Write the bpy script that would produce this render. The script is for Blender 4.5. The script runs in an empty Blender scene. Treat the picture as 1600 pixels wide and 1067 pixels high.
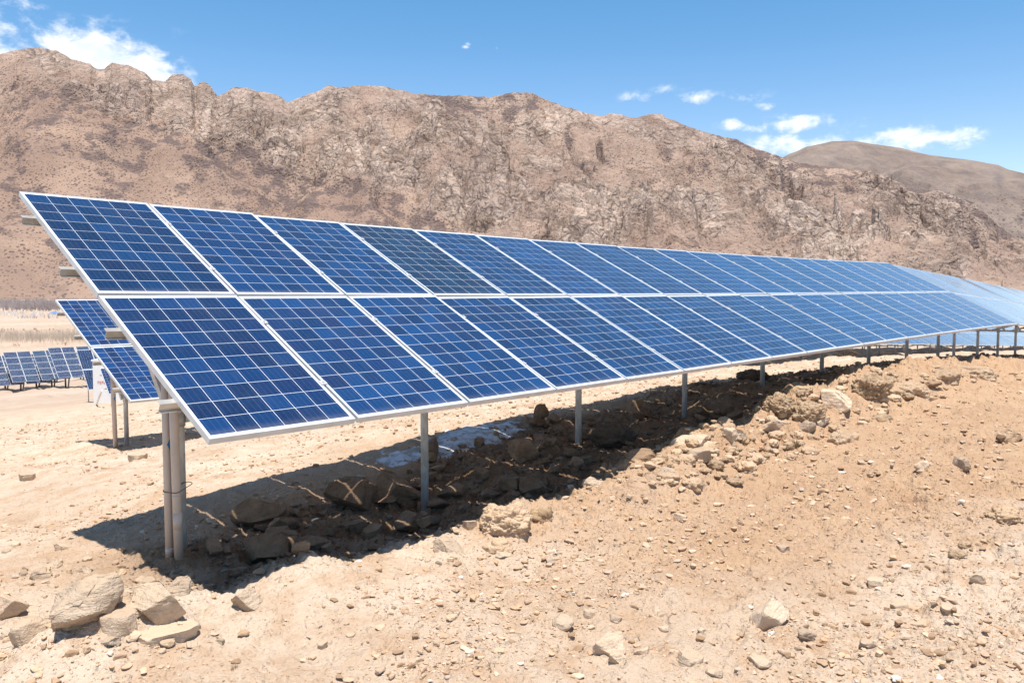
import bpy, bmesh, math, random
import numpy as np
from mathutils import Vector, Matrix
random.seed(7); RNG = np.random.default_rng(11)
S = bpy.context.scene
COL = S.collection

# ------------------------------------------------------------------ camera geometry
FPX = 1290.0
CAM = np.array([-2.205, -4.265, 0.815]); YAW, PIT = 0.8330, 0.0612
FW = np.array([math.sin(YAW)*math.cos(PIT), math.cos(YAW)*math.cos(PIT), -math.sin(PIT)])
RT = np.array([math.cos(YAW), -math.sin(YAW), 0.0]); UP = np.cross(RT, FW)
def ray(x, y): return FW + RT*(x-800)/FPX - UP*(y-533.5)/FPX
def azel(x, y):
    r = ray(x, y); return math.atan2(r[0], r[1]), math.atan2(r[2], math.hypot(r[0], r[1]))
def at_depth(x, y, d): return CAM + ray(x, y)*d

# ------------------------------------------------------------------ numpy noise
def _h(ix, iy, iz, s):
    h = (ix.astype(np.int64)*374761393 + iy.astype(np.int64)*668265263 + iz.astype(np.int64)*2147483647 + s*974711) & 0xffffffff
    h = ((h ^ (h >> 13))*1274126177) & 0xffffffff
    h = ((h ^ (h >> 16))*2246822519) & 0xffffffff
    return ((h ^ (h >> 15)) & 0xffffff)/float(0xffffff)
def noise2(x, y, s=0):
    x = np.asarray(x, float); y = np.asarray(y, float)
    x0 = np.floor(x); y0 = np.floor(y); fx = x-x0; fy = y-y0
    ux = fx*fx*fx*(fx*(fx*6-15)+10); uy = fy*fy*fy*(fy*(fy*6-15)+10); z = np.zeros_like(x0)
    def g(i, j):
        a = _h(x0+i, y0+j, z, s)*2*math.pi
        return np.cos(a)*(fx-i)+np.sin(a)*(fy-j)
    return ((g(0,0)*(1-ux)+g(1,0)*ux)*(1-uy)+(g(0,1)*(1-ux)+g(1,1)*ux)*uy)*1.45
def noise3(p, s=0):
    x, y, z = p[:,0], p[:,1], p[:,2]
    x0 = np.floor(x); y0 = np.floor(y); z0 = np.floor(z); fx, fy, fz = x-x0, y-y0, z-z0
    u = [f*f*(3-2*f) for f in (fx, fy, fz)]; out = 0
    for i in (0,1):
        for j in (0,1):
            for k in (0,1):
                w = (u[0] if i else 1-u[0])*(u[1] if j else 1-u[1])*(u[2] if k else 1-u[2])
                out = out + w*(_h(x0+i, y0+j, z0+k, s)*2-1)
    return out
def fbm(x, y, o=4, s=0, lac=2.07, gain=.5):
    a, t, f = 1.0, 0.0, 1.0
    for i in range(o):
        t = t + a*noise2(x*f+i*17.3, y*f-i*9.1, s+i); a *= gain; f *= lac
    return t
def ridged(x, y, o=4, s=0, gain=.5):
    a, t, f = 1.0, 0.0, 1.0
    for i in range(o):
        t = t + a*(1-np.abs(noise2(x*f+i*7.7, y*f+i*3.3, s+i))*2); a *= gain; f *= 2.05
    return t
def cells(x, y, s=0):
    """cell noise: distance to nearest point, second nearest, id value"""
    x0 = np.floor(x); y0 = np.floor(y); d1 = np.full(x.shape, 9.0); d2 = d1.copy(); idv = np.zeros(x.shape); z = np.zeros_like(x0)
    for i in (-1,0,1):
        for j in (-1,0,1):
            px = x0+i+_h(x0+i, y0+j, z, s); py = y0+j+_h(x0+i, y0+j, z+1, s)
            d = np.hypot(px-x, py-y); v = _h(x0+i, y0+j, z+2, s)
            n = d < d1
            d2 = np.where(n, d1, np.minimum(d2, d)); idv = np.where(n, v, idv); d1 = np.where(n, d, d1)
    return d1, d2, idv
def facets(x, y, s=0):
    """broken plates: every cell is a plane with its own tilt; also the edge distance and an id value"""
    x0 = np.floor(x); y0 = np.floor(y); z = np.zeros_like(x0); d1 = np.full(x.shape, 9.); d2 = d1.copy(); h = np.zeros(x.shape); idv = h.copy()
    for i in (-1,0,1):
        for j in (-1,0,1):
            a, b = x0+i, y0+j; px = a+_h(a, b, z, s); py = b+_h(a, b, z+1, s); dx, dy = x-px, y-py; d = np.hypot(dx, dy); n = d < d1
            tl = dx*(_h(a, b, z+3, s)*2-1)+dy*(_h(a, b, z+4, s)*1.6-.3)+(_h(a, b, z+2, s)-.5)*.5
            d2 = np.where(n, d1, np.minimum(d2, d)); h = np.where(n, tl, h); idv = np.where(n, _h(a, b, z+2, s), idv); d1 = np.where(n, d, d1)
    return h, d2-d1, idv
def sstep(a, b, x):
    t = np.clip((x-a)/(b-a), 0, 1); return t*t*(3-2*t)

# ------------------------------------------------------------------ terrain
STN = [
 (-30., [(-60,-1.0),(0,-1.0),(20,-1.2),(60,-2.4),(120,-4)]),
 (-6.0, [(-60,-1.0),(0,-1.02),(8,-.9),(16,-.95),(24,-1.2),(40,-1.9),(120,-4.5)]),
 (-2.5, [(-60,-1.3),(-3,-1.1),(0,-1.05),(3,-1.05),(6,-.95),(10,-.85),(16,-.95),(22,-1.15),(40,-1.9),(120,-4.8)]),
 (-.75, [(-60,-1.6),(-3,-1.12),(0,-1.10),(.9,-1.03),(3,-1.09),(5,-.98),(8,-.82),(12,-.75),(16,-.88),(22,-1.12),(40,-1.95),(120,-5)]),
 (.14,  [(-60,-2.),(-3,-1.12),(-1,-1.06),(.0,-1.03),(.4,-.92),(.65,-.85),(.9,-.93),(1.2,-1.03),(1.5,-1.0),(3,-1.0),(3.4,-1.02),(3.9,-.93),(4.6,-.88),(5.2,-.79),(6,-.77),(7.3,-.73),(7.9,-.58),(8.9,-.56),(11.4,-.5),(12.9,-.5),(14.3,-.64),(15.6,-.72),(19,-.84),(22,-1.),(40,-2.0),(120,-5)]),
 (.75,  [(-60,-2.2),(-3,-1.2),(-1,-1.12),(.0,-1.08),(.7,-1.1),(1.5,-1.2),(3,-1.25),(5,-1.06),(7.5,-.97),(9.5,-.72),(12,-.72),(14.6,-.76),(17,-.9),(19.5,-.9),(24,-1.2),(40,-2.05),(120,-5)]),
 (1.46, [(-60,-2.4),(-3,-1.25),(-1,-1.16),(.57,-1.08),(1.5,-1.22),(2.9,-1.27),(5.2,-1.02),(7.5,-.97),(9.9,-.67),(12.2,-.76),(14.7,-.75),(17.1,-.9),(19.5,-.87),(23.6,-1.16),(25.9,-1.15),(28.6,-1.35),(40,-2.05),(120,-5)]),
 (3.47, [(-60,-3.2),(-3,-1.42),(-1,-1.38),(.57,-1.34),(1.2,-1.26),(2.3,-1.18),(3.5,-1.09),(5,-1.0),(6.6,-.98),(8.5,-.93),(10,-.89),(13,-.93),(16,-1.08),(19.5,-1.14),(22,-1.26),(28,-1.42),(35,-1.75),(41,-2.1),(66,-3.3),(120,-6)]),
 (9.8,  [(-60,-4.),(-3,-2.0),(3.5,-1.80),(10,-1.72),(20,-1.75),(24,-1.75),(30,-1.95),(40,-2.42),(66,-3.65),(120,-6.6)]),
 (16.5, [(-60,-4.6),(0,-2.55),(10,-2.4),(20,-2.3),(30,-2.2),(40,-2.62),(66,-3.85),(120,-6.9)]),
 (31.0, [(-60,-5.6),(0,-4.4),(14,-4.2),(30,-3.9),(60,-4.9),(120,-8)]),
 (120., [(-200,-13.5),(0,-12.9),(40,-12.6),(120,-12.4),(400,-13)]),
 (165., [(-200,-14.2),(400,-14.2)]),
 (9000.,[(-200,-14.2),(400,-14.2)]),
]
SY = np.array([s[0] for s in STN])
def base_z(x, y):
    x = np.asarray(x, float).ravel(); y = np.asarray(y, float).ravel()
    # soften the piecewise-linear profiles by averaging a few x samples
    Z = []
    for _, pts in STN:
        xs = [p[0] for p in pts]; zs = [p[1] for p in pts]
        w = .12+.02*np.abs(x)
        Z.append(sum(np.interp(x+w*k, xs, zs) for k in (-1.5,-.5,.5,1.5))/4)
    Z = np.array(Z); hgt = np.diff(SY)[:,None]; d = np.diff(Z, axis=0)/hgt
    m = np.zeros_like(Z); m[0] = d[0]; m[-1] = d[-1]
    same = d[:-1]*d[1:] > 0
    w1 = 2*hgt[1:]+hgt[:-1]; w2 = hgt[1:]+2*hgt[:-1]
    with np.errstate(divide='ignore', invalid='ignore'):
        m[1:-1] = np.where(same, (w1+w2)/(w1/d[:-1]+w2/d[1:]), 0)
    i = np.clip(np.searchsorted(SY, y)-1, 0, len(SY)-2); k = np.arange(len(x))
    h = np.diff(SY)[i]; t = np.clip((y-SY[i])/h, 0, 1)
    return ((2*t**3-3*t**2+1)*Z[i,k]+(t**3-2*t**2+t)*h*m[i,k]+(-2*t**3+3*t**2)*Z[i+1,k]+(t**3-t**2)*h*m[i+1,k])
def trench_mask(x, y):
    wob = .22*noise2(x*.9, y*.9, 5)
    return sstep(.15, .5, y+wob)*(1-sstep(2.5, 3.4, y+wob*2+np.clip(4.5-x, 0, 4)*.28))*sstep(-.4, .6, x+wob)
def berm_mask(x, y):
    return np.exp(-((y-.05)/.55)**2)*sstep(.8, 3.5, x)
MOUNDS = [(-.52,.25,.40,.15),(-.12,.30,.26,.10),(.12,.62,.2,.06),(2.72,.12,.3,.06),(8.1,.0,.5,.13),(7.3,-.05,.45,.09),(9.2,-.2,.4,.08),(10.3,-.05,.55,.17),(11.3,-.3,.4,.10),(12.3,-.2,.6,.14),(13.5,-.4,.5,.10),(14.8,-.25,.8,.13),(17.5,-.3,.9,.12),(4.6,-.05,.35,.06),(5.6,-.1,.4,.06)]
def ground_z(x, y, fine=True):
    shp = np.shape(x); x = np.asarray(x, float).ravel(); y = np.asarray(y, float).ravel()
    z = base_z(x, y); r = np.hypot(x-CAM[0], y-CAM[1])
    far = np.clip(r/30, 0, 6)
    z = z+.05*fbm(x*.45, y*.45, 3, 21)*(1+far*1.2)
    if fine:
        tr = trench_mask(x, y); bm = berm_mask(x, y)*(.5+.5*sstep(3, 9, x)); rough = np.clip(.32+.95*tr+1.5*bm+.6*sstep(.5, 5, x-y*.6)*(y < 0)*(.6+.8*sstep(-.3,.5,noise2(x*.7,y*.7,37))), 0, 2)
        near = 1-sstep(35, 70, r)
        cl = np.abs(noise2(x*2.3, y*2.3, 31))
        z = z+near*rough*((.055-.02*tr)*fbm(x*1.7, y*1.7, 3, 33)+.05*(.35-cl)*(.5*tr+bm+.25))
        c1, c2, cv = cells(x*3.1+.3*noise2(x*5, y*5, 2), y*3.1+.3*noise2(x*5, y*5, 3), 41)
        z = z+near*rough*.05*(1-.5*tr)*cv*sstep(.0, .45, c2-c1)*(cv > .35)
        for (mx, my, mr, mh) in MOUNDS: z = z+mh*np.exp(-((x-mx)**2+(y-my)**2)/mr**2)*(1+.35*noise2(x*4, y*4, 95))
        n1 = fbm(x*7, y*7, 3, 51)
        z = z+near*(.010+.016*rough)*n1
        c1, c2, cv = cells(x*13, y*13, 61)
        z = z+near*(cv > .58)*(1-sstep(.0, .42, c1))*.020*(.35+rough)
        nn = r < 11; f2 = np.zeros_like(x)
        if nn.any():
            d1, d2, dv = cells(x[nn]*19+.5*noise2(x[nn]*33, y[nn]*33, 78), y[nn]*19, 76)
            f2[nn] = .0022*fbm(x[nn]*24, y[nn]*24, 2, 71)+.021*(dv > .55)*(.5+dv)*(1-sstep(.05, .4, d1))*np.clip(noise2(x[nn]*1.3, y[nn]*1.3, 79)+.4, 0, 1)
        z = z+f2*(1-sstep(7, 11, r))*(.5+.6*rough)
        # shallow scrape marks left by a digger in the foreground
        a = x*.75+y*.66; b = -x*.66+y*.75
        sc = sstep(.25, .6, noise2(a*.35, b*.5, 81))*(y < -.4)*near
        z = z-sc*.019*np.maximum(0, np.sin(b*26+3*noise2(a*.7, b*2, 83)))
        z = z+.11*fbm(x*.9, y*.9, 3, 97)*sstep(7, 12, x)*sstep(3.4, 4.4, y)*(1-sstep(16, 24, y))+.12*sstep(.1, .7, noise2(x*.8, y*.8, 98))*sstep(7, 12, x)*sstep(8, 8.6, y)*(1-sstep(10.5, 12.5, y))
        rr2 = sstep(17, 25, x)*(.75+.5*noise2(x*.6, y*.9, 99)); z = z+rr2*(.36*np.exp(-((y-11.3)/1.0)**2)-.14*np.exp(-((y-8.2)/.9)**2)+.3*np.exp(-((y-19.3)/1.2)**2))
        # wind-packed swells further off
        z = z+.06*(1-near)*fbm(x*.12, y*.12, 3, 91)
    return z.reshape(shp)
def gz(x, y): return float(ground_z(np.array([x]), np.array([y]))[0])
def hit(px, py):
    """where the sight line through a photo pixel meets the ground"""
    r = ray(px, py); t = np.concatenate([np.arange(1, 30, .01), np.arange(30, 200, .2)])
    P = CAM+r*t[:,None]; z = ground_z(P[:,0], P[:,1]); k = np.argmax(P[:,2] < z)
    return P[k], t[k]

# ------------------------------------------------------------------ material helper
class NT:
    def __init__(s, name):
        s.m = bpy.data.materials.new(name); s.m.use_nodes = True; s.t = s.m.node_tree; s.t.nodes.clear()
        s.out = s.n('ShaderNodeOutputMaterial'); s.b = s.n('ShaderNodeBsdfPrincipled'); s.l(s.b.outputs[0], s.out.inputs[0])
    def n(s, k, **kw):
        o = s.t.nodes.new(k)
        for a, v in kw.items(): setattr(o, a, v)
        return o
    def l(s, a, b): s.t.links.new(a, b)
    def put(s, sock, v):
        if isinstance(v, bpy.types.NodeSocket): s.l(v, sock)
        elif v is not None:
            if isinstance(v, tuple) and len(v) == 3 and sock.type == 'RGBA': v = v+(1,)
            sock.default_value = v
    def math(s, op, a, b=None, c=None, clamp=False):
        o = s.n('ShaderNodeMath', operation=op, use_clamp=clamp)
        for i, v in enumerate((a, b, c)): s.put(o.inputs[i], v)
        return o.outputs[0]
    def mix(s, f, a, b, blend='MIX'):
        o = s.n('ShaderNodeMix', data_type='RGBA', blend_type=blend); o.clamp_factor = True
        s.put(o.inputs[0], f); s.put(o.inputs[6], a); s.put(o.inputs[7], b); return o.outputs[2]
    def noise(s, v, sc, det=4, rough=.55, dist=0):
        o = s.n('ShaderNodeTexNoise'); s.put(o.inputs['Vector'], v); s.put(o.inputs['Scale'], sc)
        o.inputs['Detail'].default_value = det; o.inputs['Roughness'].default_value = rough; o.inputs['Distortion'].default_value = dist
        return o.outputs[0]
    def voro(s, v, sc, feature='F1', out=0, rnd=1):
        o = s.n('ShaderNodeTexVoronoi', feature=feature); s.put(o.inputs['Vector'], v); s.put(o.inputs['Scale'], sc)
        o.inputs['Randomness'].default_value = rnd; return o.outputs[out]
    def ramp(s, f, a, b): # linear 0..1 between a and b
        o = s.n('ShaderNodeMapRange'); o.interpolation_type = 'SMOOTHSTEP'; s.put(o.inputs[0], f); s.put(o.inputs[1], a); s.put(o.inputs[2], b); return o.outputs[0]
    def attr(s, name, out=2): o = s.n('ShaderNodeAttribute'); o.attribute_name = name; return o.outputs[out]
    def obj(s): return s.n('ShaderNodeTexCoord').outputs['Object']
    def scale(s, v, xyz):
        o = s.n('ShaderNodeMapping'); s.l(v, o.inputs[0]); o.inputs['Scale'].default_value = xyz; return o.outputs[0]
    def bump(s, hgt, st, dist, normal=None):
        o = s.n('ShaderNodeBump'); s.put(o.inputs['Height'], hgt); o.inputs['Strength'].default_value = st; o.inputs['Distance'].default_value = dist
        if normal: s.l(normal, o.inputs['Normal'])
        return o.outputs[0]
    def set(s, **kw):
        for k, v in kw.items(): s.put(s.b.inputs[k.replace('_', ' ')], v)
        return s.m

def simple(name, col, rough=.6, metal=0, var=.12, sc=8, spec=.5):
    n = NT(name); c = n.noise(n.obj(), sc, 5, .6)
    a = tuple(v*(1-var) for v in col); b = tuple(min(1, v*(1+var)) for v in col)
    n.set(Base_Color=n.mix(n.ramp(c, .3, .7), a, b), Roughness=rough, Metallic=metal)
    n.b.inputs['Specular IOR Level'].default_value = spec
    return n.m
MT = {}
def ground_material():
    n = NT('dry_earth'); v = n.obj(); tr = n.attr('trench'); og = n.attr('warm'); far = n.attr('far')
    big = n.noise(v, .55, 4, .6); mid = n.noise(v, 3.1, 5, .62); fine = n.noise(v, 34, 5, .65); grit = n.noise(v, 140, 3, .7)
    c = n.mix(n.ramp(big, .35, .66), (.59,.455,.335), (.66,.535,.415))
    c = n.mix(n.math('MULTIPLY', n.ramp(mid, .42, .68), .7), c, (.50,.325,.20))
    c = n.mix(n.math('MULTIPLY', n.ramp(n.noise(v, 1.3, 5, .65, .5), .54, .66), .45), c, (.43,.29,.18)); c = n.mix(og, c, n.mix(n.ramp(mid, .35, .65), (.435,.265,.152), (.515,.34,.207)))
    c = n.mix(n.math('MULTIPLY', n.ramp(fine, .52, .72), .32), c, (.33,.22,.14))
    c = n.mix(n.math('MULTIPLY', n.ramp(grit, .60, .78), .35), c, (.60,.50,.40))
    c = n.mix(n.math('MULTIPLY', n.ramp(n.noise(v, 70, 2, .5), .62, .75), .5), c, (.30,.20,.13))
    c = n.mix(n.math('MULTIPLY', tr, n.math('ADD', .55, n.math('MULTIPLY', mid, .6))), c, n.mix(n.ramp(fine, .35, .65), (.125,.072,.038), (.20,.122,.068)))  # dug soil, browned and darkened further to paint in the tone of the shade
    fl = n.mix(n.ramp(n.noise(v, .03, 5, .6), .38, .62), (.44,.335,.25), (.50,.395,.31))
    fl = n.mix(n.math('MULTIPLY', n.ramp(n.noise(n.scale(v, (1,.3,1)), .16, 5, .65), .55, .7), .4), fl, (.33,.24,.17))
    c = n.mix(far, c, fl)
    h = n.math('ADD', n.math('MULTIPLY', fine, 1.0), n.math('MULTIPLY', grit, .35))
    h = n.math('ADD', h, n.math('MULTIPLY', n.ramp(n.voro(v, 26), .05, .45), -.35))
    h = n.math('ADD', h, n.math('MULTIPLY', n.noise(v, 11, 4, .6), 1.1)); nb = n.bump(h, .9, .03)
    return n.set(Base_Color=c, Roughness=.95, Normal=nb, Specular_IOR_Level=.15)
def rock_material(name, cols, soil=.5, bump=.5, lay=0):
    n = NT(name); g = n.n('ShaderNodeNewGeometry'); v = n.obj()
    oi = n.n('ShaderNodeObjectInfo'); rnd = oi.outputs['Random']
    sh = n.n('ShaderNodeVectorMath', operation='ADD'); n.l(v, sh.inputs[0]); cx = n.n('ShaderNodeCombineXYZ'); n.l(n.math('MULTIPLY', rnd, 37.), cx.inputs[0]); n.l(cx.outputs[0], sh.inputs[1]); v = sh.outputs[0]
    a = n.noise(v, 5, 6, .62, .6); b = n.noise(v, 26, 5, .65); w = n.noise(n.scale(v, (4,4,26)), 1.6, 4, .6, .4)
    c = n.mix(n.ramp(a, .35, .65), cols[0], cols[1]); c = n.mix(n.math('MULTIPLY', n.ramp(b, .5, .72), .6), c, cols[2])
    c = n.mix(n.math('MULTIPLY', n.ramp(w, .55, .7), .25+lay*.5), c, cols[2])
    up = n.n('ShaderNodeSeparateXYZ'); n.l(g.outputs['Normal'], up.inputs[0])
    dust = n.math('MULTIPLY', n.ramp(n.math('ADD', up.outputs[2], n.math('MULTIPLY', n.math('SUBTRACT', a, .5), 1.1)), .55, 1.0), soil)
    c = n.mix(dust, c, (.50,.37,.255))
    hsv = n.n('ShaderNodeHueSaturation'); n.l(c, hsv.inputs['Color']); n.l(n.math('ADD', .82, n.math('MULTIPLY', rnd, .36)), hsv.inputs['Value'])
    h = n.math('ADD', n.math('MULTIPLY', b, .7), n.math('ADD', n.math('MULTIPLY', w, .5+lay), n.math('MULTIPLY', n.noise(v, 70, 3, .6), .4)))
    return n.set(Base_Color=hsv.outputs[0], Roughness=.9, Normal=n.bump(h, bump, .03), Specular_IOR_Level=.25)
def cell_material():
    n = NT('solar_cells'); uv = n.n('ShaderNodeUVMap').outputs[0]; sp = n.n('ShaderNodeSeparateXYZ'); n.l(uv, sp.inputs[0])
    oi = n.n('ShaderNodeObjectInfo'); P = .1585
    u = n.math('DIVIDE', n.math('SUBTRACT', sp.outputs[0], (.992-6*P)/2), P); w = n.math('DIVIDE', n.math('SUBTRACT', sp.outputs[1], (1.65-10*P)/2), P)
    fu = n.math('FRACT', u); fw = n.math('FRACT', w); iu = n.math('FLOOR', u); iw = n.math('FLOOR', w)
    def edge(f, g): return n.math('LESS_THAN', n.math('MINIMUM', f, n.math('SUBTRACT', 1, f)), g)
    line = n.math('MAXIMUM', edge(fu, .0095), edge(fw, .0095))
    def outside(a, k): return n.math('MAXIMUM', n.math('LESS_THAN', a, 0.), n.math('GREATER_THAN', a, k))
    marg = n.math('MAXIMUM', outside(u, 6.), outside(w, 10.))
    back = n.math('MAXIMUM', line, marg)
    bus = n.math('LESS_THAN', n.math('ABSOLUTE', n.math('SUBTRACT', n.math('FRACT', n.math('MULTIPLY', fu, 4.)), .5)), .032)
    cmb = n.n('ShaderNodeCombineXYZ'); n.l(iu, cmb.inputs[0]); n.l(iw, cmb.inputs[1]); n.l(n.math('MULTIPLY', oi.outputs['Random'], 91.7), cmb.inputs[2])
    wn = n.n('ShaderNodeTexWhiteNoise', noise_dimensions='3D'); n.l(cmb.outputs[0], wn.inputs[0]); rv = n.n('ShaderNodeSeparateColor'); n.l(wn.outputs['Color'], rv.inputs[0])
    sc = n.n('ShaderNodeVectorMath', operation='ADD'); n.l(uv, sc.inputs[0]); n.l(wn.outputs['Color'], sc.inputs[1])
    grain = n.voro(sc.outputs[0], 95, out=1); gs = n.n('ShaderNodeSeparateColor'); n.l(grain, gs.inputs[0])
    c = n.mix(rv.outputs[0], (.0007,.0100,.045), (.0026,.037,.134)); c = n.mix(n.math('MULTIPLY', n.ramp(rv.outputs[1], .62, 1.), .75), c, (.005,.010,.050))
    c = n.mix(n.math('MULTIPLY', gs.outputs[0], .28), c, (.002,.058,.19))
    c = n.mix(n.math('MULTIPLY', bus, .24), c, (.18,.25,.40))
    c = n.mix(1., c, oi.outputs['Color'], 'MULTIPLY')
    c = n.mix(back, c, (.74,.78,.82))
    dust = n.math('MULTIPLY', n.ramp(n.noise(uv, 2.2, 4, .6), .35, .75), .022)
    c = n.mix(dust, c, (.45,.40,.34))
    low = n.math('SUBTRACT', 1, n.ramp(sp.outputs[1], .0, .10)); strk = n.noise(n.scale(uv, (14,1.2,1)), 2, 4, .6)
    c = n.mix(n.math('MULTIPLY', n.math('ADD', n.math('MULTIPLY', low, .22), n.math('MULTIPLY', n.ramp(strk, .55, .8), .05)), n.math('ADD', .4, n.noise(uv, 7, 4, .6))), c, (.42,.37,.31))
    n.set(Base_Color=c, Roughness=.42, Coat_Weight=1., Coat_Roughness=.05, Coat_IOR=1.5, Specular_IOR_Level=.2)
    return n.m
def build_materials():
    MT['ground'] = ground_material()
    MT['cells'] = cell_material()
    MT['alu'] = simple('anodised_aluminium', (.52,.535,.55), .45, .12, .09, 4)
    MT['backsheet'] = simple('white_backsheet', (.62,.63,.63), .6)
    n = NT('galvanised_steel'); v = n.obj(); sp = n.voro(n.scale(v, (1,1,.35)), 38, out=1); s2 = n.n('ShaderNodeSeparateColor'); n.l(sp, s2.inputs[0])
    c = n.mix(s2.outputs[0], (.46,.45,.43), (.60,.59,.57)); c = n.mix(n.math('MULTIPLY', n.ramp(n.noise(n.scale(v, (3,3,.8)), 3, 5, .6), .5, .72), .45), c, (.30,.26,.21))
    MT['galv'] = n.set(Base_Color=c, Roughness=.5, Metallic=.2)
    n = NT('zinc_purlin'); MT['zinc'] = n.set(Base_Color=n.mix(n.ramp(n.noise(n.obj(), 9, 4, .6), .35, .65), (.48,.45,.40), (.58,.55,.50)), Roughness=.38, Metallic=.55)
    n = NT('dusty_pipe'); v = n.obj(); c = n.mix(n.ramp(n.noise(n.scale(v, (3,3,1)), 3, 5, .6), .4, .7), (.60,.50,.42), (.52,.42,.34))
    c = n.mix(n.math('MULTIPLY', n.ramp(n.noise(v, 11, 4, .6), .6, .72), .5), c, (.26,.18,.12)); MT['pipe'] = n.set(Base_Color=c, Roughness=.55)
    MT['rock'] = rock_material('tan_rock', ((.43,.32,.23),(.51,.40,.30),(.31,.225,.155)), .8, .7)
    MT['grey'] = rock_material('grey_rock', ((.44,.335,.24),(.53,.42,.315),(.31,.23,.16)), .75, .8, .5)
    MT['pale'] = rock_material('pale_rock', ((.51,.39,.28),(.58,.46,.345),(.40,.29,.20)), .75, .7)
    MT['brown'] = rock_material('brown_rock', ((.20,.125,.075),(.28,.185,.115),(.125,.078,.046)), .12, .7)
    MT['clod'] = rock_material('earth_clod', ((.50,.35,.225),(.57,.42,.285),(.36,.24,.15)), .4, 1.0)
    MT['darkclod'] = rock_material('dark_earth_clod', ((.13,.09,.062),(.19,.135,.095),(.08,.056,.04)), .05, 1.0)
    MT['rootclod'] = rock_material('rooty_earth_clod', ((.36,.245,.15),(.46,.33,.21),(.23,.15,.09)), .35, 1.0)
    n = NT('gravel_stones'); a = n.attr('tint', 0); c = n.mix(n.math('MULTIPLY', n.ramp(n.noise(n.obj(), 45, 3), .4, .7), .4), a, (.30,.21,.14)); MT['gravel'] = n.set(Base_Color=c, Roughness=.92, Specular_IOR_Level=.2)
    n = NT('old_snow'); v = n.obj(); c = n.mix(n.ramp(n.noise(v, 9, 4), .42, .62), (.60,.63,.67), (.36,.33,.30)); MT['snow'] = n.set(Base_Color=c, Roughness=.7, Normal=n.bump(n.noise(v, 30, 3), .4, .02))
    MT['wire'] = simple('rusty_wire', (.14,.10,.08), .7)
    MT['blue'] = simple('blue_paint', (.03,.22,.40), .5)
    MT['black'] = simple('black_tape', (.03,.03,.032), .5)
    MT['wall'] = simple('white_wall', (.72,.72,.71), .7, 0, .04)
    MT['red'] = simple('red_paint', (.50,.06,.06), .6)
    MT['darksteel'] = simple('dark_steel', (.10,.10,.11), .5, .2)
    MT['grass'] = simple('dry_grass', (.36,.25,.13), .85, 0, .3, 3)
    MT['straw'] = simple('grey_straw', (.30,.22,.15), .85, 0, .3, 3)
    MT['sapling'] = simple('bare_saplings', (.53,.44,.345), .9, 0, .2, .15)
    MT['wood'] = simple('bare_grey_woodland', (.36,.305,.295), .9, 0, .2, .03)
    MT['frost'] = simple('pale_bleached_scrub', (.72,.70,.67), .9, 0, .12, .05)
    MT['scrub'] = simple('russet_scrub', (.36,.215,.155), .9, 0, .3, .1)
    MT['road'] = simple('pale_road', (.55,.50,.45), .9, 0, .08, .05)

# ------------------------------------------------------------------ mesh helpers
def mesh(name, v, f, mats, smooth=False, uv=None, attrs=None, mi=None):
    v = np.ascontiguousarray(v, np.float32); f = np.ascontiguousarray(f, np.int32); k = f.shape[1]
    m = bpy.data.meshes.new(name); m.vertices.add(len(v)); m.vertices.foreach_set('co', v.ravel())
    m.loops.add(f.size); m.loops.foreach_set('vertex_index', f.ravel())
    m.polygons.add(len(f)); m.polygons.foreach_set('loop_start', np.arange(0, f.size, k, dtype=np.int32))
    m.polygons.foreach_set('loop_total', np.full(len(f), k, np.int32))
    m.polygons.foreach_set('use_smooth', np.full(len(f), smooth))
    if mi is not None: m.polygons.foreach_set('material_index', np.ascontiguousarray(mi, np.int32))
    if uv is not None:
        l = m.uv_layers.new(name='UVMap'); l.data.foreach_set('uv', np.ascontiguousarray(uv, np.float32).ravel())
    for an, (kind, data) in (attrs or {}).items():
        a = m.attributes.new(an, kind, 'POINT'); a.data.foreach_set('value' if kind == 'FLOAT' else 'color', np.ascontiguousarray(data, np.float32).ravel())
    m.update(calc_edges=True); m.validate()
    for x in (mats if isinstance(mats, (list, tuple)) else [mats]): m.materials.append(x)
    return m
def link(name, data, parent=None, loc=None, mat=None):
    o = bpy.data.objects.new(name, data); COL.objects.link(o)
    if parent is not None: o.parent = parent
    if loc is not None: o.location = Vector([float(c) for c in loc])
    return o
def tag(o, label=None, cat=None, group=None, kind=None):
    if label: o['label'] = label
    if cat: o['category'] = cat
    if group: o['group'] = group
    if kind: o['kind'] = kind
    return o
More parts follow.
